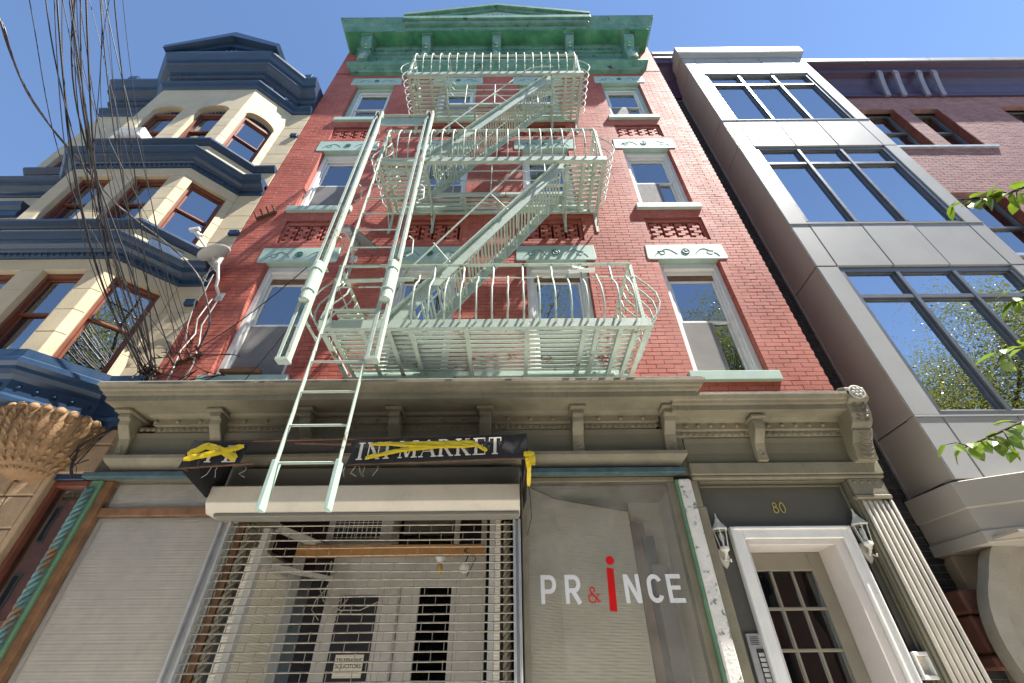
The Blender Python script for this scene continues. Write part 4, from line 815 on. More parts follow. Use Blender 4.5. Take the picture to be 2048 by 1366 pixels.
# ================================================================== SATELLITE DISHES, BRACKETS, CABLES
def dish(base, head, face, rad, lab, mat, arm):
    t = thing('satellite_dish', lab, 'satellite dish', base, 'satellite dishes on the red wall'); bse, hd, fc = Vector(base), Vector(head), Vector(face).normalized()
    MB().tube([bse, bse + Vector((0, -.14, .06)), bse + Vector((0, -.17, .16)), hd], .02, 8).box(bse.x - .05, bse.x + .05, -bse.y - .008, -bse.y + .006, bse.z - .07, bse.z + .07).build('mast', DISH, t, smooth=False)
    m = MB(); prof = [(rad * q / 8, .11 * rad * (q / 8) ** 2 * 2.2) for q in range(9)]; prof2 = prof + [(rad * 1.0, .11 * rad * 2.2 + .012)] + [(r_, h - .008) for r_, h in prof[::-1]]
    m.lathe([(a, b) for a, b in prof2], hd + fc * .06, 26, fc); m.build('reflector', mat, t, smooth=True)
    e = hd + Vector(arm)
    MB().bar(hd - Vector((0, 0, .05)), e, .035, .022).build('feed_arm', DISH, t); m = MB(); m.lathe([(.022, 0), (.03, .02), (.03, .08), (.04, .09), (.038, .11), (0, .115)], e, 10, (hd + fc * .15 - e)); m.bar(e - Vector((.06, 0, .0)), e + Vector((.06, 0, .03)), .05, .04); m.build('feed_horn', DISH, t)
    m = MB(); m.bar(hd - Vector((0, 0, .07)), hd + Vector((0, 0, .07)), .07, .06); m.tube([hd + Vector((.0, .05, -.05)), hd + Vector((-.06, .04, -.2)), hd + Vector((-.1, .05, -.3)), hd + Vector((-.02, .06, -.36)), hd + Vector((.02, .04, -.24)), hd + Vector((.0, .08, -.5))], .006, 5); m.build('clamp', DISH, t)
dish((-3.86, 0, 5.62), (-3.93, -.26, 6.06), (-.5, -.5, .74), .20, 'pale grey satellite dish at the left edge of the red wall', DISH, (-.30, -.26, .30))
dish((-2.25, 0, 6.35), (-2.12, -.30, 6.28), (.55, -.35, .76), .27, 'dark grey satellite dish half hidden behind the ladder guides', DISHD, (-.02, -.34, -.12))
def wire_rack(x, z, ang, lab):
    t = thing('wire_rack', lab, 'bracket', (x, 0, z), 'rusty cable racks on the red wall'); c, s = math.cos(ang), math.sin(ang)
    a, b = (x - .16 * c, .03, z - .16 * s), (x + .16 * c, .03, z + .16 * s)
    MB().bar(F0.p(*a), F0.p(*b), .045, .03).build('rail', RUST, t)
    for k in range(4): u = -.14 + k * .093; MB().bar(F0.p(x + u * c, .04, z + u * s), F0.p(x + u * c - .02, .14, z + u * s + .05), .02, .02).build('prong', RUST, t)
wire_rack(-3.83, 7.37, .62, 'rusty four pronged cable rack near the middle left window'); wire_rack(-3.80, 4.58, .5, 'rusty cable rack loaded with cables above the storefront cornice')
random.seed(21)
def cat(a, b, sag, n=26, wob=0.0):
    a, b = Vector(a), Vector(b); ph = random.uniform(0, 6); side = Vector((random.uniform(-1, 1), random.uniform(-.3, .3), 0))
    return [a.lerp(b, t) - Vector((0, 0, sag * 4 * t * (1 - t))) + side * wob * math.sin(math.pi * t) * math.sin(t * 3.3 + ph) for t in (i / (n - 1) for i in range(n))]
POLE = Vector((-4.5, -3.62, 8.35))
for k in range(26):
    a = POLE + Vector((random.gauss(-.05, .09), random.gauss(0, .06), random.uniform(-.7, .4)))
    if k % 3 == 0: a += Vector((random.uniform(-.45, .75), random.uniform(-.2, .2), random.uniform(-.3, .2)))
    b = Vector((-4.14 + random.uniform(-.1, .09), -.06 - random.random() * .03, 4.40 + random.uniform(-.05, .07)))
    if k % 4 == 1: b = Vector((-3.80 + random.uniform(-.14, .14), -.12, 4.62 + random.uniform(-.05, .12)))
    pts = cat(a, b, random.uniform(.1, .55), 30, random.uniform(.08, .38))
    if k % 4 != 1: pts += [b + Vector((random.uniform(-.05, .05), 0, -.10)), b + Vector((random.uniform(-.08, .12), .01, -.25)), b + Vector((random.uniform(-.12, .25), 0, -.40))]
    tag(MB().tube(pts, random.choice([.003, .004, .0045, .006, .009]), 5).build('cable', CABLE, smooth=True), 'thin black overhead cable in the tangle at the upper left', 'cable', 'overhead cables dropping to the red wall')
CC = thing('cable_clamp', 'rusty cable clamp where the overhead cables meet the cream wall', 'clamp', (-4.14, 0, 4.4))
MB().box(-4.27, -4.02, -.002, .055, 4.385, 4.425).build('bar', RUST, CC, bev=.003)
for q in range(4): MB().tube([F0.p(-4.24 + q * .063, .05, 4.40), F0.p(-4.24 + q * .063, .10, 4.41), F0.p(-4.24 + q * .063, .11, 4.45)], .009, 6).build('hook', RUST, CC)
TKP = [Vector(q) for q in ((-5.3, -3.3, 7.1), (-4.87, -3.1, 6.66), (-4.58, -2.9, 6.26), (-4.53, -2.4, 5.93), (-4.56, -1.8, 5.93), (-4.48, -1.2, 5.88), (-4.18, -.8, 5.78), (-3.82, -.5, 5.50), (-3.60, -.25, 5.0), (-3.66, -.12, 4.66))]
C_ = crv(TKP); tk = MB(); tk.tube(C_, .008, 6); tk.tube([p + Vector((.010 * math.sin(i * .8), .010 * math.cos(i * .8), .005)) for i, p in enumerate(C_)], .006, 5); tk.tube([p + Vector((.008 * math.cos(i * .5), 0, .009 * math.sin(i * .6))) for i, p in enumerate(C_)], .005, 5)
tag(tk.build('cable_bundle', M('dark_twisted_cable', (.05, .045, .05), .4, .5, 30), smooth=True), 'thick twisted cable bundle crossing in front of the cream house', 'cable')
m = MB()
for k in range(16):
    x = -4.05 + random.uniform(-.05, .75); z = 4.05 + random.uniform(.0, .5)
    q = [Vector((x + random.uniform(-.22, .22) * i, -.06 - random.random() * .14, z + random.uniform(-.14, .16))) for i in range(4)]
    pts = [q[0].lerp(q[1], t / 5).lerp(q[1].lerp(q[2], t / 5), t / 5) for t in range(6)] + [q[1].lerp(q[2], .5 + t / 10).lerp(q[2].lerp(q[3], t / 5), t / 5) for t in range(1, 6)]
    m.tube([(max(p.x, -4.15), p.y, max(p.z, 3.99)) for p in pts], random.choice([.0035, .005, .006]), 4)
tag(m.build('wire_tangle', CABLE, smooth=True), 'tangled wires and clips above the left end of the storefront cornice', 'wires')
m = MB(); m.tube([(-3.9, -.05, 5.55), (-3.95, -.04, 5.2), (-3.86, -.05, 4.95), (-3.93, -.04, 4.7), (-3.88, -.05, 4.4), (-3.85, -.06, 4.0)], .009, 5); m.tube([(-3.83, -.03, 5.6), (-3.86, -.03, 5.1), (-3.76, -.03, 4.8), (-3.70, -.03, 4.5), (-3.71, -.03, 4.0)], .009, 5); m.tube([(-3.95, -.28, 6.0), (-4.0, -.2, 5.75), (-4.05, -.1, 5.45), (-4.02, -.05, 5.1), (-3.93, -.03, 4.8)], .008, 5)
tag(m.build('wall_cable', CABLEG, smooth=True), 'pale cables running down the left edge of the red wall', 'cable')
m = MB(); m.tube(cat((-3.75, -.1, 4.62), (-2.35, -.75, 5.35), .12, 20), .006, 5); m.tube(cat((-3.0, -.1, 4.15), (-2.1, -.8, 4.95), .1, 16), .005, 5)
tag(m.build('slack_cable', CABLE, smooth=True), 'slack black cable across the lower left window to the ladder guide', 'cable')
m = MB()
for k in range(6): r_ = lambda a=.05: random.uniform(-a, a); m.tube(crv([Vector(q) for q in ((-4.06 + r_(), -.12, 3.66), (-4.17 + r_(.09), -.16, 3.50 + r_()), (-4.23 + r_(.08), -.15, 3.34 + r_()), (-4.2 + r_(.06), -.13, 3.22 + r_(.03)), (-4.17 + r_(), -.11, 3.12))], 5), random.choice([.003, .0045, .006]), 5)
m.tube([(-4.12, -.13, 3.3), (-4.2, -.15, 3.24), (-4.3, -.15, 3.32), (-4.27, -.15, 3.45)], .006, 5)
tag(m.build('cable_coil', CABLE, smooth=True), 'black cables looped below the left end of the storefront cornice', 'cable')
m = MB(); m.tube([(.135, -.1, 3.1), (.15, -.16, 2.9), (.16, -.14, 2.72), (.12, -.08, 2.58)], .004, 5); tag(m.build('hanging_wire', CABLE, smooth=True), 'thin black wire hanging right of the awning', 'wire')
UP = thing('utility_pole', 'wooden utility pole at the kerb feeding the cable tangle', 'utility pole', (-4.75, -4.75, 0))
MB().tube([(-4.75, -4.75, 0), (-4.75, -4.75, 10.2)], [.16, .11], 10).build('post', WOOD, UP, smooth=True); MB().bar((-4.73, -4.9, 8.4), (-4.72, -3.5, 8.4), .09, .11).build('crossarm', WOOD, UP); MB().lathe([(.05, 0), (.06, .05), (.04, .1), (.05, .13)], (-4.72, -3.6, 8.46), 10).build('insulator', STEEL, UP)

# ================================================================== CREAM HOUSE WITH BLUE TRIM (left)
LH = thing('cream_bay_house', 'cream stone row house with canted bay and navy blue cornices', 'building', (-6.2, .5, 0))
PTH = [(-8.5, 0), (-7.35, 0), (-6.85, -.5), (-5.0, -.5), (-4.5, 0), (-4.115, 0)]
B('house_body', CREAMJ, LH, (-8.48, -4.12, -8, -.32, 0, 11.6), bev=0)
FF = Fr(-6.85, -.5, 1, 0); FRr = Fr(-5.0, -.5, 1, 1); FLl = Fr(-7.35, 0, 1, -1); FW = Fr(0, 0, 1, 0)
LV = [(4.30, 5.62, 5.82), (6.53, 7.76, 7.96), (8.74, 10.15, 10.86)]
def pier(fr, s0, s1, z0, z1, dep=.3, mat=CREAM, h=.31, nm='stone_block'):
    n = max(1, round((z1 - z0) / h)); q = (z1 - z0) / n
    for k in range(n): MB().box(s0, s1, -dep, random.uniform(-.0015, .0015), z0 + k * q + .0025, z0 + (k + 1) * q - .0025, fr=fr).build(nm, mat, LH, bev=.004)
    MB().box(s0 + .006, s1 - .006, -dep + .01, -.006, z0, z1, fr=fr).build('bed_joint', CREAMJ, LH)
def lh_window(fr, s0, s1, z0, z1, arch, ac=False):
    dep = -.10; wf = B('window', BROWN, LH, (s0, s0 + .045, -.2, dep + .03, z0, z1), (s1 - .045, s1, -.2, dep + .03, z0, z1), (s0 + .045, s1 - .045, -.2, dep + .03, z1 - .06, z1), (s0 + .045, s1 - .045, -.2, dep + .05, z0, z0 + .03), fr=fr, bev=.004)
    a, b = s0 + .046, s1 - .046; zm = (z0 + z1) / 2 + .03
    for q0, q1, d in ((zm - .015, z1 - .061, -.11), (z0 + .031, zm + .015, -.14)):
        B('sash', BROWN, wf, (a, a + .028, d - .025, d, q0, q1), (b - .028, b, d - .025, d, q0, q1), (a + .028, b - .028, d - .025, d, q0, q0 + .03), (a + .028, b - .028, d - .025, d, q1 - .03, q1), fr=fr, bev=.003)
        B('pane', GLASS, wf, (a + .027, b - .027, d - .014, d - .01, q0 + .029, q1 - .029), fr=fr, bev=0)
    B('room', ROOM, wf, (s0, s1, -.295, -.29, z0, z1 + .25), fr=fr, bev=0)
    B('window_shade', BLIND, wf, (a + .01, b - .01, -.24, -.235, z1 - (z1 - z0) * random.choice([.25, .4, .55]), z1 - .03), fr=fr, bev=0)
    B('reveal_lining', CREAM, wf, (s0 - .001, s0 + .012, -.1, -.002, z0, z1 + (.0 if arch else .0)), (s1 - .012, s1 + .001, -.1, -.002, z0, z1), fr=fr, bev=0)
def arch_head(fr, s0, s1, z1, z2, pa, pb):
    """wall above an arched window: spandrel with a half-round cut, blue fan tympanum"""
    c, r = (s0 + s1) / 2, (s1 - s0) / 2; hh = .2; n = 14
    arcp = [(c + r * math.cos(t), z1 + hh * math.sin(t)) for t in (math.pi * i / n for i in range(n + 1))]
    m = MB()
    for i in range(n):
        (x0, y0), (x1, y1) = arcp[i], arcp[i + 1]; m.prism([(x0, y0), (x0, z2), (x1, z2), (x1, y1)], -.3, 0, fr, 'd')
    if pa < s0: m.box(pa, s0, -.3, 0, z1, z2, fr=fr)
    if pb > s1: m.box(s1, pb, -.3, 0, z1, z2, fr=fr)
    m.build('arch_spandrel', CREAM, LH)
    m = MB(); m.prism([(x, y) for x, y in arcp], -.2, -.14, fr, 'd')
    for i in range(1, 12): t = math.pi * i / 12; m.bar(fr.p(c, -.135, z1 + .01), fr.p(c + r * .85 * math.cos(t), -.128, z1 + hh * .85 * math.sin(t)), .012, .02)
    for i in range(13): t = math.pi * i / 12; m.lathe([(.018, 0), (.018, .02), (0, .03)], fr.p(c + r * .88 * math.cos(t), -.14, z1 + hh * .88 * math.sin(t)), 6, (fr.n[0], fr.n[1], 0))
    m.build('fan_tympanum', BLUE, LH)
for li, (z0, z1, zt) in enumerate(LV):
    arched = li == 2; zw = 9.98 if arched else z1
    specs = [(FF, [(.21, .79), (1.06, 1.64)], 1.85), (FRr, [(.10, .61)], .7071), (FLl, [(.10, .61)], .7071)]
    for fr, ops, W in specs:
        e = [0] + [q for o in ops for q in o] + [W]
        for k in range(0, len(e), 2): pier(fr, e[k], e[k + 1], z0, zw)
        for s0, s1 in ops: lh_window(fr, s0, s1, z0, zw, arched)
        if arched:
            bounds = [0] + [(ops[i][1] + ops[i + 1][0]) / 2 for i in range(len(ops) - 1)] + [W]
            for i, (s0, s1) in enumerate(ops): arch_head(fr, s0, s1, zw, zt, bounds[i], bounds[i + 1])
        else: MB().box(0, W, -.3, 0, zw + .002, zt, fr=fr).build('window_head', CREAM, LH, bev=.003)
    pier(FW, -4.5, -4.115, z0 - .1, zt + .1); pier(FW, -7.9, -7.35, z0, zt); 
    pier(FW, -8.5, -8.34, z0, zt + .3)
    a0 = {0: (4.4, 5.3), 1: (6.6, 7.35), 2: (8.35, 9.35)}[li]
    lh_window(FW, -8.34, -7.9, a0[0], a0[1], False); MB().box(-8.34, -7.9, -.3, 0, a0[1] + .002, zt + .3).build('window_head', CREAM, LH); B('sill', BLUE, LH, (-8.42, -7.82, -.1, .07, a0[0] - .09, a0[0]), bev=.004)
    if li < 2: MB().prism([(0, a0[1] + .06), (.05, a0[1] + .06), (.06, a0[1] + .12), (.05, a0[1] + .2), (.1, a0[1] + .26), (.12, a0[1] + .34), (0, a0[1] + .36)], -8.46, -7.78).build('window_hood', BLUE, LH)
B('wall_strip', CREAM, LH, (-8.5, -7.35, -.3, -.004, 5.8, 6.6), (-8.5, -7.35, -.3, -.004, 7.9, 8.36), (-4.5, -4.115, -.3, -.004, 5.6, 6.5), (-4.5, -4.115, -.3, -.004, 7.8, 8.8), bev=0)
# belt cornices
def belt(zb, zs):
    c = MB().sweep(PTH, [(-.02, zb), (.02, zb), (.03, zb + .02), (.03, zb + .085), (.06, zb + .095), (.08, zb + .12), (.13, zb + .15), (.17, zb + .155), (.17, zb + .19), (.2, zb + .215), (.235, zb + .25), (.235, zb + .27), (-.02, zb + .285)]).build('belt_cornice', BLUE, LH)
    MB().sweep(PTH, [(-.02, zb + .28), (.012, zb + .28), (.012, zs - .115), (-.02, zs - .115)]).build('apron_band', CREAM, LH)
    MB().sweep(PTH, [(-.02, zs - .118), (.03, zs - .118), (.05, zs - .09), (.09, zs - .05), (.10, zs - .04), (.10, zs - .002), (-.02, zs)]).build('sill_course', BLUE, LH)
    m = MB()
    for fr, W, n in ((FF, 1.85, 24), (FRr, .707, 9)):
        for k in range(n): m.lathe([(.03, 0), (.026, .012), (.016, .016), (.010, .008), (0, .018)], fr.p(W * (k + .5) / n, .028, zb + .052), 8, (fr.n[0], fr.n[1], 0))
    m.build('egg_and_dart', BLUE, c, kind='stuff')
belt(5.82, 6.53); belt(7.96, 8.74)
m = MB(); m.prism([(.16, 6.14), (.55, 6.14), (.55, 6.36), (.16, 6.36)], .012, .03, FRr, 'd'); m.prism([(.2, 6.17), (.51, 6.17), (.51, 6.33), (.2, 6.33)], .03, .036, FRr, 'd'); m.build('apron_panel', BLUE, LH)
# top entablature, pediment
ET = MB().sweep(PTH, [(-.02, 10.86), (.03, 10.87), (.05, 10.92), (.09, 10.97), (.11, 11.0), (.11, 11.03), (.03, 11.04), (.03, 11.24), (.07, 11.26), (.10, 11.30), (.10, 11.38), (.14, 11.40), (.16, 11.44), (.24, 11.47), (.26, 11.5), (.26, 11.58), (.29, 11.60), (.33, 11.68), (.37, 11.74), (.37, 11.80), (-.1, 11.84)]).build('roof_entablature', BLUE, LH)
m = MB(); o_ = MB()
for fr, W, n in ((FF, 1.85, 26), (FRr, .707, 10)):
    for k in range(n): m.lathe([(.024, 0), (.03, .02), (.016, .035)], fr.p(W * (k + .5) / n, .085, 11.34), 6, (fr.n[0], fr.n[1], 0))
    for k in range(int(n * 1.4)):
        s = W * (k + .5) / (n * 1.4); o_.leaf(fr.p(s, .035, 11.10 + .04 * (k % 3)), (fr.u[0] * random.choice([-1, 1]) + fr.n[0] * .3, fr.u[1] + fr.n[1] * .3, random.uniform(-.2, .6)), (fr.n[0], fr.n[1], .3), .10, .06, .3)
        if k % 6 == 3: o_.lathe([(.04, 0), (.035, .02), (0, .035)], fr.p(s, .03, 11.15), 8, (fr.n[0], fr.n[1], 0))
m.build('bead_course', BLUE, ET, kind='stuff'); o_.build('leaf_garland', BLUEL, ET, kind='stuff')
cx = -5.925
PD = MB()
for sg in (-1, 1):
    PD.prism([(cx + sg * 1.10, 11.82), (cx + sg * 1.13, 11.93), (cx, 12.60), (cx, 12.30)], .4, .80, axis='d'); PD.prism([(cx + sg * 1.16, 11.86), (cx + sg * 1.19, 11.99), (cx, 12.74), (cx, 12.52)], .3, .93, axis='d')
PD = PD.build('pediment', BLUE, LH)
MB().prism([(cx - 1.0, 11.82), (cx + 1.0, 11.82), (cx, 12.4)], .3, .72, axis='d').build('tympanum', BLUE, PD)
m = MB()
for k in range(-8, 9): a = k * .17; m.bar(F0.p(cx, .725, 11.86), F0.p(cx + math.sin(a) * .62, .725, 11.86 + math.cos(a) * .40), .03, .03)
m.build('sunburst', BLUEL, PD)
MB().box(-4.42, -4.25, .1, .36, 11.84, 11.98).build('parapet_block', BLUE, LH, bev=.01); MB().box(-8.2, -8.0, .1, .36, 11.84, 11.98).build('parapet_block', BLUE, LH, bev=.01)
for z in (5.45, 6.9, 8.1, 9.9): B('corner_quoin', BLUE, LH, (-4.25, -4.115, -.02, .05, z, z + .1), bev=.006)
# base band and carved corbel
MB().sweep(PTH, [(-.28, 3.70), (.0, 3.70), (.02, 3.74), (.06, 3.76), (.06, 3.80), (.02, 3.84), (.03, 3.98), (.07, 4.02), (.10, 4.06), (.10, 4.10), (.14, 4.13), (.14, 4.18), (.12, 4.20), (.12, 4.29), (-.05, 4.302)]).build('bay_base', BLUE, LH)
bosses('boss', BLUE, LH, [(.025, 0), (.025, .012), (.012, .02), (0, .022)], [(fr.p(W * (k + .5) / n, .022, 3.92), (fr.n[0], fr.n[1], 0)) for fr, n, W in ((FRr, 5, .7), (FF, 12, 1.85)) for k in range(n)])
m = MB(); nseg = 44; CC0 = Vector((-4.74, -.03, 0)); RX, RY = .43, .45
lev = [(3.73, .97), (3.68, 1.0), (3.58, .985), (3.48, .93), (3.38, .84), (3.29, .71), (3.21, .54), (3.15, .34), (3.12, .12)]
def bsk(a, s, z, e=0.): return Vector((CC0.x + (RX * s + e) * math.cos(a), CC0.y + (RY * s + e) * math.sin(a), z))
for z, s_ in lev: m.v += [tuple(bsk(2 * math.pi * i / nseg, s_ * (1 + .012 * math.sin(i * 2.3 + z * 20)), z)) for i in range(nseg)]
m.f = [(r * nseg + i, r * nseg + (i + 1) % nseg, (r + 1) * nseg + (i + 1) % nseg, (r + 1) * nseg + i) for r in range(len(lev) - 1) for i in range(nseg)]
CB = m.build('carved_corbel', CARVE, LH, smooth=True); m = MB()
def lvl(z):
    for (a, sa), (b, sb) in zip(lev, lev[1:]):
        if b <= z <= a: return sa + (sb - sa) * (a - z) / (a - b)
    return .12
nc = 26
bosses('bead', CARVE, CB, [(.034, -.03), (.046, -.008), (.044, .015), (.026, .032), (0, .036)], [(bsk(2 * math.pi * (i + .5) / nc, 1.0, 3.70), (math.cos(2 * math.pi * (i + .5) / nc), math.sin(2 * math.pi * (i + .5) / nc), .15)) for i in range(nc) if math.sin(2 * math.pi * (i + .5) / nc) < .15], 9)
for i in range(nc):
    a = 2 * math.pi * (i + .5) / nc
    if math.sin(a) > .2: continue
    for r in range(10):
        z = 3.60 - r * .047; s_ = lvl(z)
        c = bsk(a, s_, z, -.004); up_ = bsk(a, lvl(min(3.7, z + .08)), z + .08) - bsk(a, s_, z); o2 = Vector((math.cos(a), math.sin(a), 0)); sd_ = Vector((-math.sin(a), math.cos(a), 0))
        for sd in (-1, 1):
            m.leaf(c + o2 * .002, up_.normalized() + sd_ * sd * random.uniform(.35, .75) + o2 * random.uniform(.12, .35), o2, random.uniform(.06, .085) * (.55 + .45 * s_), .026, random.uniform(-.55, -.2))
        if r % 2 == 0: m.leaf(c + o2 * .010, up_.normalized() + o2 * .3, o2, .085, .028, -.5)
m.build('acanthus_leaf', CARVE, CB, kind='stuff')
# sandstone ground storey
for (a, b, zz0, zz1) in ((-8.5, -4.56, 0, 3.7), (-4.56, -4.115, 3.22, 3.7)):
    z = zz0; r = 0
    while z < zz1 - .02:
        h = min(.30, zz1 - z); x = a - (.3 if r % 2 else 0)
        while x < b:
            wd = random.uniform(.42, .7); s0, s1 = max(a, x), min(b, x + wd)
            if s1 - s0 > .05:
                d = random.uniform(-.01, .012); MB().box(s0 + .004, s1 - .004, -.25, d, z + .004, z + h - .004).build('sandstone_block', SAND, LH, bev=.012)
            x += wd
        z += h; r += 1
B('stone_bed', CREAMJ, LH, (-8.49, -4.12, -.3, -.025, 3.22, 3.7), (-8.49, -4.57, -.3, -.025, 0, 3.22), bev=0)
B('jamb_stone', SAND, LH, (-4.56, -4.50, -.3, .01, 0, 3.22), bev=.006)
B('window_soffit', BLUE, LH, (-4.50, -4.2, -.28, -.02, 3.16, 3.215), bev=.006)
gw = B('ground_window', BROWN, LH, (-4.50, -4.465, -.16, -.05, 0, 3.16), (-4.16, -4.115, -.16, -.05, 0, 3.16), (-4.465, -4.16, -.16, -.05, 3.10, 3.16), (-4.465, -4.16, -.15, -.07, 1.95, 2.0), bev=.006)
for q0, q1 in ((2.0, 3.10), (.6, 1.95)): B('pane', GLASS, gw, (-4.465, -4.16, -.115, -.11, q0, q1), bev=0)
B('room', ROOM, gw, (-4.52, -4.12, -.315, -.31, 0, 3.2), bev=0)
WA = thing('window_air_conditioner', 'white air conditioner in the top bay window of the cream house', 'air conditioner', (-6.34, -.5, 8.76))
B('case', WHITE, WA, (-6.56, -6.14, .42, .66, 8.745, 8.99), bev=.01); 
for k in range(6): B('vent_slat', DISH, WA, (-6.53, -6.17, .6601, .666, 8.79 + k * .033, 8.805 + k * .033), bev=0)

# ================================================================== BRICK BUILDING WITH METAL BAY (right)
RH = thing('metal_bay_building', 'tan brick building with tall grey metal panel bay and plum cornice', 'building', (8, .6, 0))
YB, YW = .06, -.55      # outward distance of the bay front and of the brick wall
k_ = 4.10 / 3.84; Zf = lambda z: 1.5 + (z - 1.5) * k_; Xf = lambda x: x * k_
BX0, BX1 = Xf(3.93), Xf(6.66)
mx = [BX0, Xf(4.20), Xf(4.93), Xf(5.66), Xf(6.43), BX1]
bands = [(2.96, 3.60, 'p'), (3.60, 5.76, 'w'), (5.77, 6.66, 'p'), (6.66, 8.82, 'w'), (8.83, 9.79, 'p'), (9.79, 11.93, 'w'), (11.94, 12.80, 'p')]
B('bay_core', FRAMEM, RH, (BX0 + .01, BX1 - .01, YW - .2, YB - .14, Zf(2.97), Zf(12.8)), bev=0)
BAYIN = M('bay_blind', (.60, .63, .66), .8, .08, 1.5)
for z0, z1, kd in bands:
    z0, z1 = Zf(z0), Zf(z1)
    if kd == 'p':
        for i in range(5): MB().box(mx[i] + .005, mx[i + 1] - .005, YB - .15, YB + random.uniform(-.002, .002), z0 + .006, z1 - .02).build('metal_panel', ALU, RH, bev=.006)
        MB().box(BX0 - .004, BX1 + .004, YB - .1, YB + .012, z1 - .0195, z1 - .004).build('drip_edge', ALU, RH, bev=.002)
    else:
        for i in (0, 4): MB().box(mx[i] + .004, mx[i + 1] - .004, YB - .15, YB, z0 + .004, z1 - .004).build('metal_panel', ALU, RH, bev=.006)
        zt = z1 - (z1 - z0) * .235
        WN = B('bay_window', FRAMEM, RH, (mx[1], mx[4], YB - .12, YB - .02, z0 + .004, z0 + .07), (mx[1], mx[4], YB - .12, YB - .03, z1 - .08, z1 - .004), (mx[1] + .06, mx[4] - .06, YB - .12, YB - .025, zt - .035, zt + .035), *[(x - .03 + (.03 if i == 0 else -.03 if i == 3 else 0), x + .03 + (.03 if i == 0 else -.03 if i == 3 else 0), YB - .12, YB - .018, z0 + .07, z1 - .08) for i, x in enumerate(mx[1:5])], bev=.006)
        for i in range(3):
            a, b = mx[1 + i] + (.06 if i == 0 else .03), mx[2 + i] - (.06 if i == 2 else .03)
            for q0, q1 in ((z0 + .07, zt - .035), (zt + .035, z1 - .08)):
                B('sash_frame', FRAMEM, WN, (a, a + .022, YB - .09, YB - .05, q0, q1), (b - .022, b, YB - .09, YB - .05, q0, q1), (a + .022, b - .022, YB - .09, YB - .05, q0, q0 + .022), (a + .022, b - .022, YB - .09, YB - .05, q1 - .022, q1), bev=.003)
                B('pane', glass('bay_glass', (.85, .87, .88), 7.0, .025), WN, (a + .021, b - .021, YB - .08, YB - .075, q0 + .021, q1 - .021), bev=0)
        B('room', BAYIN, WN, (mx[1], mx[4], YB - .139, YB - .137, z0, z1), bev=0)
for z0, z1 in ((2.97, 3.59), (3.60, 5.755), (5.77, 8.82), (8.83, 9.79), (9.80, 12.1), (12.11, 12.80)):
    MB().box(BX0 - .006, BX0 + .009, YW, YB - .006, Zf(z0) + .004, Zf(z1) - .004).build('side_panel', ALUS, RH, bev=.003); MB().box(BX1 - .009, BX1 + .006, YW, YB - .006, Zf(z0) + .004, Zf(z1) - .004).build('side_panel', ALUS, RH)
B('edge_trim', STEEL, RH, (BX0 - .02, BX0 - .007, YW, YW + .03, Zf(2.4), Zf(12.2)), bev=0)
B('bay_soffit', ALUS, RH, (BX0 + .0, BX1, YW, YB - .16, Zf(2.93), Zf(2.96)), bev=0)
MB().sweep([(BX0, -YW), (BX0, -YB), (BX1, -YB), (BX1, -YW)], [(-.05, Zf(12.8)), (.02, Zf(12.8)), (.03, Zf(12.86)), (.08, Zf(12.92)), (.09, Zf(12.98)), (.09, Zf(13.24)), (-.05, Zf(13.27))]).build('bay_coping', ALU, RH, bev=.004)
# brick wall behind and to the right
kw = 4.71 / 4.40; Zw = lambda z: 1.5 + (z - 1.5) * kw
rwin = [(8.02, 8.98, Zw(9.80), Zw(11.42)), (9.32, 10.02, Zw(9.80), Zw(11.42)), (11.5, 12.4, Zw(9.8), Zw(11.55)), (8.1, 9.1, Zw(6.6), Zw(8.25)), (9.6, 10.5, Zw(6.6), Zw(8.25)), (11.4, 12.3, Zw(6.6), Zw(8.25))]
brickwork(RH, BX1 - .02, 16.0, 5.0, Zw(12.02), -YW, rwin, .21, .061, .005, TANBR, TANJ, lambda q: abs(q[0] - 9.5) + abs(q[1] - 9.4) * .9, 300)
B('wall_core', TANJ, RH, (XR + .5, 16, -9, YW - .35, 0, Zw(13.2)), bev=0)
for i, (a, b, z0, z1) in enumerate(rwin):
    rv = MB(); n = int((z1 - z0) / .065)
    for q in range(n): rv.box(b - .012, b + .06, YW - .19, YW - .002, z0 + q * .065 + .003, z0 + (q + 1) * .065 - .003)
    rv.build('reveal_brick', REDREV, RH, kind='stuff')
    wf = B('window', FRAMEM, RH, (a, a + .06, YW - .2, YW - .14, z0, z1), (b - .075, b - .015, YW - .2, YW - .14, z0, z1), (a + .06, b - .075, YW - .2, YW - .14, z1 - .07, z1), (a + .06, b - .075, YW - .2, YW - .13, (z0 + z1) / 2 - .03, (z0 + z1) / 2 + .03), (a, b, YW - .2, YW - .12, z0, z0 + .05), bev=.004)
    B('pane', GLASS, wf, (a + .06, b - .075, YW - .18, YW - .175, z0 + .05, z1 - .07), bev=0); B('room', ROOM, wf, (a, b, YW - .345, YW - .34, z0, z1), bev=0); B('window_blind', BLIND, wf, (a + .1, b - .25, YW - .25, YW - .245, (z0 + z1) / 2 - .3, z1 - .35), bev=0)
for z in (9.80, 6.6): B('sill', STEEL, RH, (BX1, 10.2, YW - .1, YW + .05, Zw(z) - .07, Zw(z)), bev=.004)
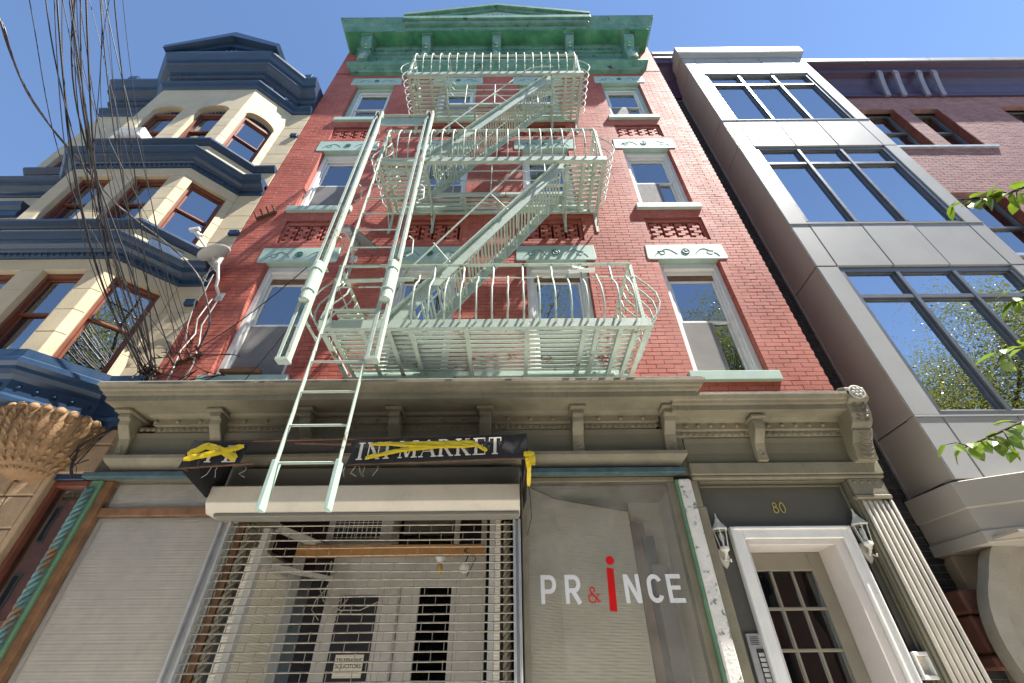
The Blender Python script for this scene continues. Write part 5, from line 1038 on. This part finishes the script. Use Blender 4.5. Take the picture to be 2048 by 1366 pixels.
# plum cornice
CX0 = XR + .1
MB().sweep([(CX0, -YW), (BX0 + .1, -YW)], [(-.2, Zw(12.0)), (.04, Zw(12.0)), (.06, Zw(12.3)), (.14, Zw(12.7)), (.35, Zw(13.0)), (.42, Zw(13.05)), (.42, Zw(13.2)), (.46, Zw(13.25)), (.46, Zw(13.42)), (-.2, Zw(13.45))]).build('plum_cornice', PURPLE, RH)
MB().sweep([(BX1 - .1, -YW), (16, -YW)], [(-.2, Zw(12.0)), (.05, Zw(12.0)), (.05, Zw(12.06)), (.03, Zw(12.2)), (.08, Zw(12.5)), (.16, Zw(12.68)), (.28, Zw(12.75)), (.28, Zw(12.95)), (.36, Zw(13.0)), (.4, Zw(13.04)), (-.2, Zw(13.06))]).build('plum_cornice', PURPLE, RH)
for a, b in ((BX1 + .05, 9.0), (9.01, 10.6), (10.61, 12.2), (12.21, 13.8), (13.81, 15.9)): B('coping_panel', ALU, RH, (a, b, YW - .2, YW + .42, Zw(13.06), Zw(13.22)), bev=.004)
B('coping_panel', ALU, RH, (CX0, BX0 + .05, YW - .2, YW + .48, Zw(13.45), Zw(13.58)), bev=.004)
for x in (9.15, 9.55, 10.12, 10.5):
    m = MB(); prs = [(YW + .06, Zw(11.98)), (YW + .10, Zw(12.12)), (YW + .17, Zw(12.32)), (YW + .24, Zw(12.5)), (YW + .30, Zw(12.62)), (YW + .31, Zw(12.72))]
    for i in range(len(prs) - 1): m.bar(F0.p(x, *prs[i]), F0.p(x, *prs[i + 1]), .11, .05, (0, -1, .3))
    m.build('curved_strut', M('pale_plum_strut', (.22, .20, .24), .4, .08), RH)
# charcoal brick strip beside the red building
brickwork(RH, XR + .02, BX0 - .02, 0.3, Zf(12.0), -YW, [], .21, .063, .007, BLACKBR, GREYMORT, lambda q: abs(q[1] - 4.0), 300)
# entrance hood, arch and impost at lower right
hp = [(3.98, -YW), (4.37, .03), (4.93, -.42), (7.2, -.42)]
MB().sweep([(BX0 - .08, -YW - .02), (BX0 - .02, -.02), (BX0 + .62, -.36), (8.0, -.36)], [(-.3, 2.50), (.02, 2.50), (.02, 2.60), (.0, 2.605), (.0, 2.80), (.015, 2.805), (.015, 3.04), (-.3, 3.06)]).build('entrance_hood', ALUS, RH, bev=.004)
B('hood_soffit', ALUS, RH, (BX0 + .0, 8, YW, .3, 2.52, 2.54), bev=0)
B('door_pier', M('tan_render', (.34, .28, .20), .7, .08), RH, (BX0 - .02, BX0 + .30, YW - .3, YW + .12, 0, 2.50), bev=.006)
B('impost_block', REDST, RH, (BX0 - .22, BX0 + .06, YW, YW + .22, 2.02, 2.20), (BX0 - .2, BX0 + .02, YW, YW + .17, 1.72, 2.018), (BX0 - .23, BX0 + .07, YW, YW + .21, 1.62, 1.718), bev=.02)
m = MB(); ac = (4.84, 1.74)
for rr, d0, d1 in ((.91, -.20, -.08), (.79, -.26, -.13), (.67, -.34, -.20)):
    n = 40
    for i in range(n):
        t0, t1 = math.pi * i / n * 1.25 - .4, math.pi * (i + 1) / n * 1.25 - .4
        lob = lambda t: rr + .05 * abs(math.sin(t * 2.5))
        m.prism([(ac[0] + lob(t0) * math.cos(t0), ac[1] + lob(t0) * math.sin(t0)), (ac[0] + lob(t1) * math.cos(t1), ac[1] + lob(t1) * math.sin(t1)), (ac[0] + (lob(t1) - .13) * math.cos(t1), ac[1] + (lob(t1) - .13) * math.sin(t1)), (ac[0] + (lob(t0) - .13) * math.cos(t0), ac[1] + (lob(t0) - .13) * math.sin(t0))], d0, d1, axis='d')
m.build('cusped_arch', STONEG, RH, smooth=False)
MB().prism([(YW, 2.30), (YW + .12, 2.32), (YW + .2, 2.4), (YW + .26, 2.42), (YW + .26, 2.49), (YW, 2.49)], BX0 + .31, BX0 + .75).build('pier_capital', STONEG, RH)
B('porch_wall', REDST, RH, (BX0 + .3, 8, YW - .6, YW - .3, 0, 2.52), bev=0)

# ================================================================== TREES
random.seed(5)
def limb(m, a, b, r0, r1, wob=.12, n=6):
    a, b = Vector(a), Vector(b); pts = [a.lerp(b, i / n) + Vector((random.uniform(-1, 1), random.uniform(-1, 1), random.uniform(-.3, .3))) * wob * math.sin(math.pi * i / n) for i in range(n + 1)]
    m.tube(pts, [r0 + (r1 - r0) * i / n for i in range(n + 1)], 7); return pts
def tree(x, y, H, rad, zc, lab, nl=5200, mat=LEAF2, lean=(0, 0), sparse=.55):
    t = thing('street_tree', lab, 'tree', (x, y, 0), 'street trees along the kerb'); m = MB(); lf = MB(); top = Vector((x + lean[0], y + lean[1], H * .62))
    tr = limb(m, (x, y, -.1), top, .17, .09, .15); tips = []
    for k in range(9):
        a = k * 2.4; e = Vector((x + lean[0] + rad * math.cos(a) * random.uniform(.5, .95), y + lean[1] + rad * math.sin(a) * random.uniform(.5, .95), zc + random.uniform(-.5, 1.0) * (H - zc)))
        p = limb(m, tr[3 + k % 3], e, .06, .015, .3)
        for q in range(5):
            s = p[2 + q % 4]; e2 = s + Vector((random.uniform(-1, 1), random.uniform(-1, 1), random.uniform(-.2, .9))) * rad * .5; tips.append(limb(m, s, e2, .018, .005, .12, 4))
    m.build('trunk', BARK, t, smooth=True)
    for k in range(nl):
        tp = random.choice(tips); c = tp[random.randint(1, 4)] + Vector((random.gauss(0, 1), random.gauss(0, 1), random.gauss(0, 1))) * rad * .14
        lf.leaflet(c, (random.uniform(-1, 1), random.uniform(-1, 1), random.uniform(-.9, .3)), (random.uniform(-.7, .7), random.uniform(-.7, .7), 1), random.uniform(.045, .09), random.uniform(.03, .055))
    lf.build('crown', mat, t); return t
tree(1.3, -6.9, 13.2, 2.9, 9.6, 'slender street tree standing behind the viewpoint, opposite the red building', 36000)
tree(7.0, -6.7, 14.0, 2.6, 10.2, 'full street tree between the slender one and the broad ones', 50000)
tree(13.4, -6.8, 12.6, 3.6, 8.0, 'broad street tree mirrored in the lower panes of the metal bay', 90000)
tree(17.6, -7.6, 12.0, 3.2, 7.6, 'broad street tree farthest right along the kerb', 24000)
tree(-8.6, -6.8, 11.6, 3.0, 7.6, 'street tree mirrored in the cream house windows', 40000)
tree(-15.5, -2.0, 11.5, 2.6, 8.6, 'street tree showing at the far left edge of the picture', 14000)
CT = thing('leafy_tree', 'young tree whose bright green sprays reach in from the right', 'tree', (4.3, -4.2, 0)); m = MB()
tr = limb(m, (4.3, -4.2, -.1), (4.2, -4.1, 4.6), .07, .03, .06)
twigs = [[(4.2, -4.1, 3.6), (3.2, -3.6, 3.6), (2.6, -3.2, 3.35), (2.27, -3.04, 3.24), (2.06, -3.0, 3.2)], [(4.25, -4.15, 3.0), (3.2, -3.3, 3.1), (2.5, -2.85, 2.92), (2.22, -2.73, 2.84)], [(4.25, -4.15, 2.6), (3.3, -3.3, 2.75), (2.55, -2.55, 2.52), (2.25, -2.40, 2.42), (1.98, -2.32, 2.33)], [(4.25, -4.15, 2.8), (3.3, -3.2, 2.9), (2.5, -2.7, 2.72), (2.14, -2.60, 2.66)]]
side = []
for tw in twigs:
    m.tube(crv([Vector(q) for q in tw], 5), [.016 * (1 - i / (5 * (len(tw) - 1) + 1)) + .0022 for i in range(5 * (len(tw) - 1) + 1)], 6)
    for q in range(4):
        a_ = Vector(tw[-2]).lerp(Vector(tw[-1]), q * .28); b_ = a_ + Vector((random.uniform(-.12, .02), random.uniform(-.08, .08), random.uniform(-.10, .06))); side.append((a_, b_)); m.tube([a_, a_.lerp(b_, .5) + Vector((0, 0, .012)), b_], [.003, .0022, .0014], 5)
m.build('trunk', BARK, CT, smooth=True)
for a_, b_ in side:
    for k in range(3):
        c = a_.lerp(b_, .3 + .7 * k / 2); mm = MB(); mm.leaf(c, (random.uniform(-1, .4), random.uniform(-.8, .8), random.uniform(-.9, .1)), (random.uniform(-.6, .6), random.uniform(-.6, .2), 1), random.uniform(.055, .085), random.uniform(.032, .046), .3); mm.build('leaf', LEAF, CT)
for tw in twigs:
    P_ = [Vector(q) for q in tw]
    for k in range(24):
        t = 1.9 + (len(P_) - 1.001 - 1.9) * (k / 23); i = min(int(t), len(P_) - 2); c = P_[i].lerp(P_[i + 1], t - i)
        mm = MB(); mm.leaf(c, (random.uniform(-1.2, .2), random.uniform(-.8, .8), random.uniform(-.9, .15)), (random.uniform(-.6, .6), random.uniform(-.6, .2), 1), random.uniform(.06, .095), random.uniform(.035, .052), .3); mm.build('leaf', LEAF, CT)
lf = MB()
for k in range(900):
    a = random.uniform(0, 6.28); r = random.random() ** .5 * .8; lf.leaf((4.35 + r * math.cos(a), -4.3 + r * math.sin(a) * .8, random.uniform(3.2, 5.4)), (random.uniform(-1, 1), random.uniform(-1, 1), random.uniform(-.8, .2)), (0, 0, 1), .08, .045)
lf.build('crown', LEAF, CT)

# ================================================================== ACROSS THE STREET (seen mirrored in the glass)
random.seed(11)
OB = [(-26, -15.5, 10.5, (.30, .13, .09)), (-15.45, -7, 11.5, (.36, .27, .2)), (-6.95, 1.5, 10.0, (.26, .1, .075)), (1.55, 10, 11.8, (.33, .2, .14)), (10.05, 20, 10.6, (.24, .12, .09)), (20.05, 30, 11.2, (.34, .28, .22))]
for i, (a, b, h, c) in enumerate(OB):
    o = thing('opposite_house', ('first', 'second', 'third', 'fourth', 'fifth', 'sixth')[i] + ' row house from the left end across the street', 'building', ((a + b) / 2, -22, 0), 'row houses across the street'); mt = M('opposite_wall_%s' % 'abcdef'[i], c, .8, .15, 2)
    MB().box(a, b, 19.0, 27, 0, h).build('wall', mt, o); MB().box(a, b, 18.6, 18.999, h - .7, h).build('cornice', TAUPED, o, bev=.05)
    for fl in range(3):
        for q in range(3):
            x = a + (b - a) * (q + .5) / 3; z = 1.1 + fl * 3.2; w_ = MB().box(x - .6, x + .6, 18.95, 18.999, z, z + 1.9).build('window', TAUPED, o); MB().box(x - .5, x + .5, 18.93, 18.949, z + .1, z + 1.8).build('pane', ROOM, w_)
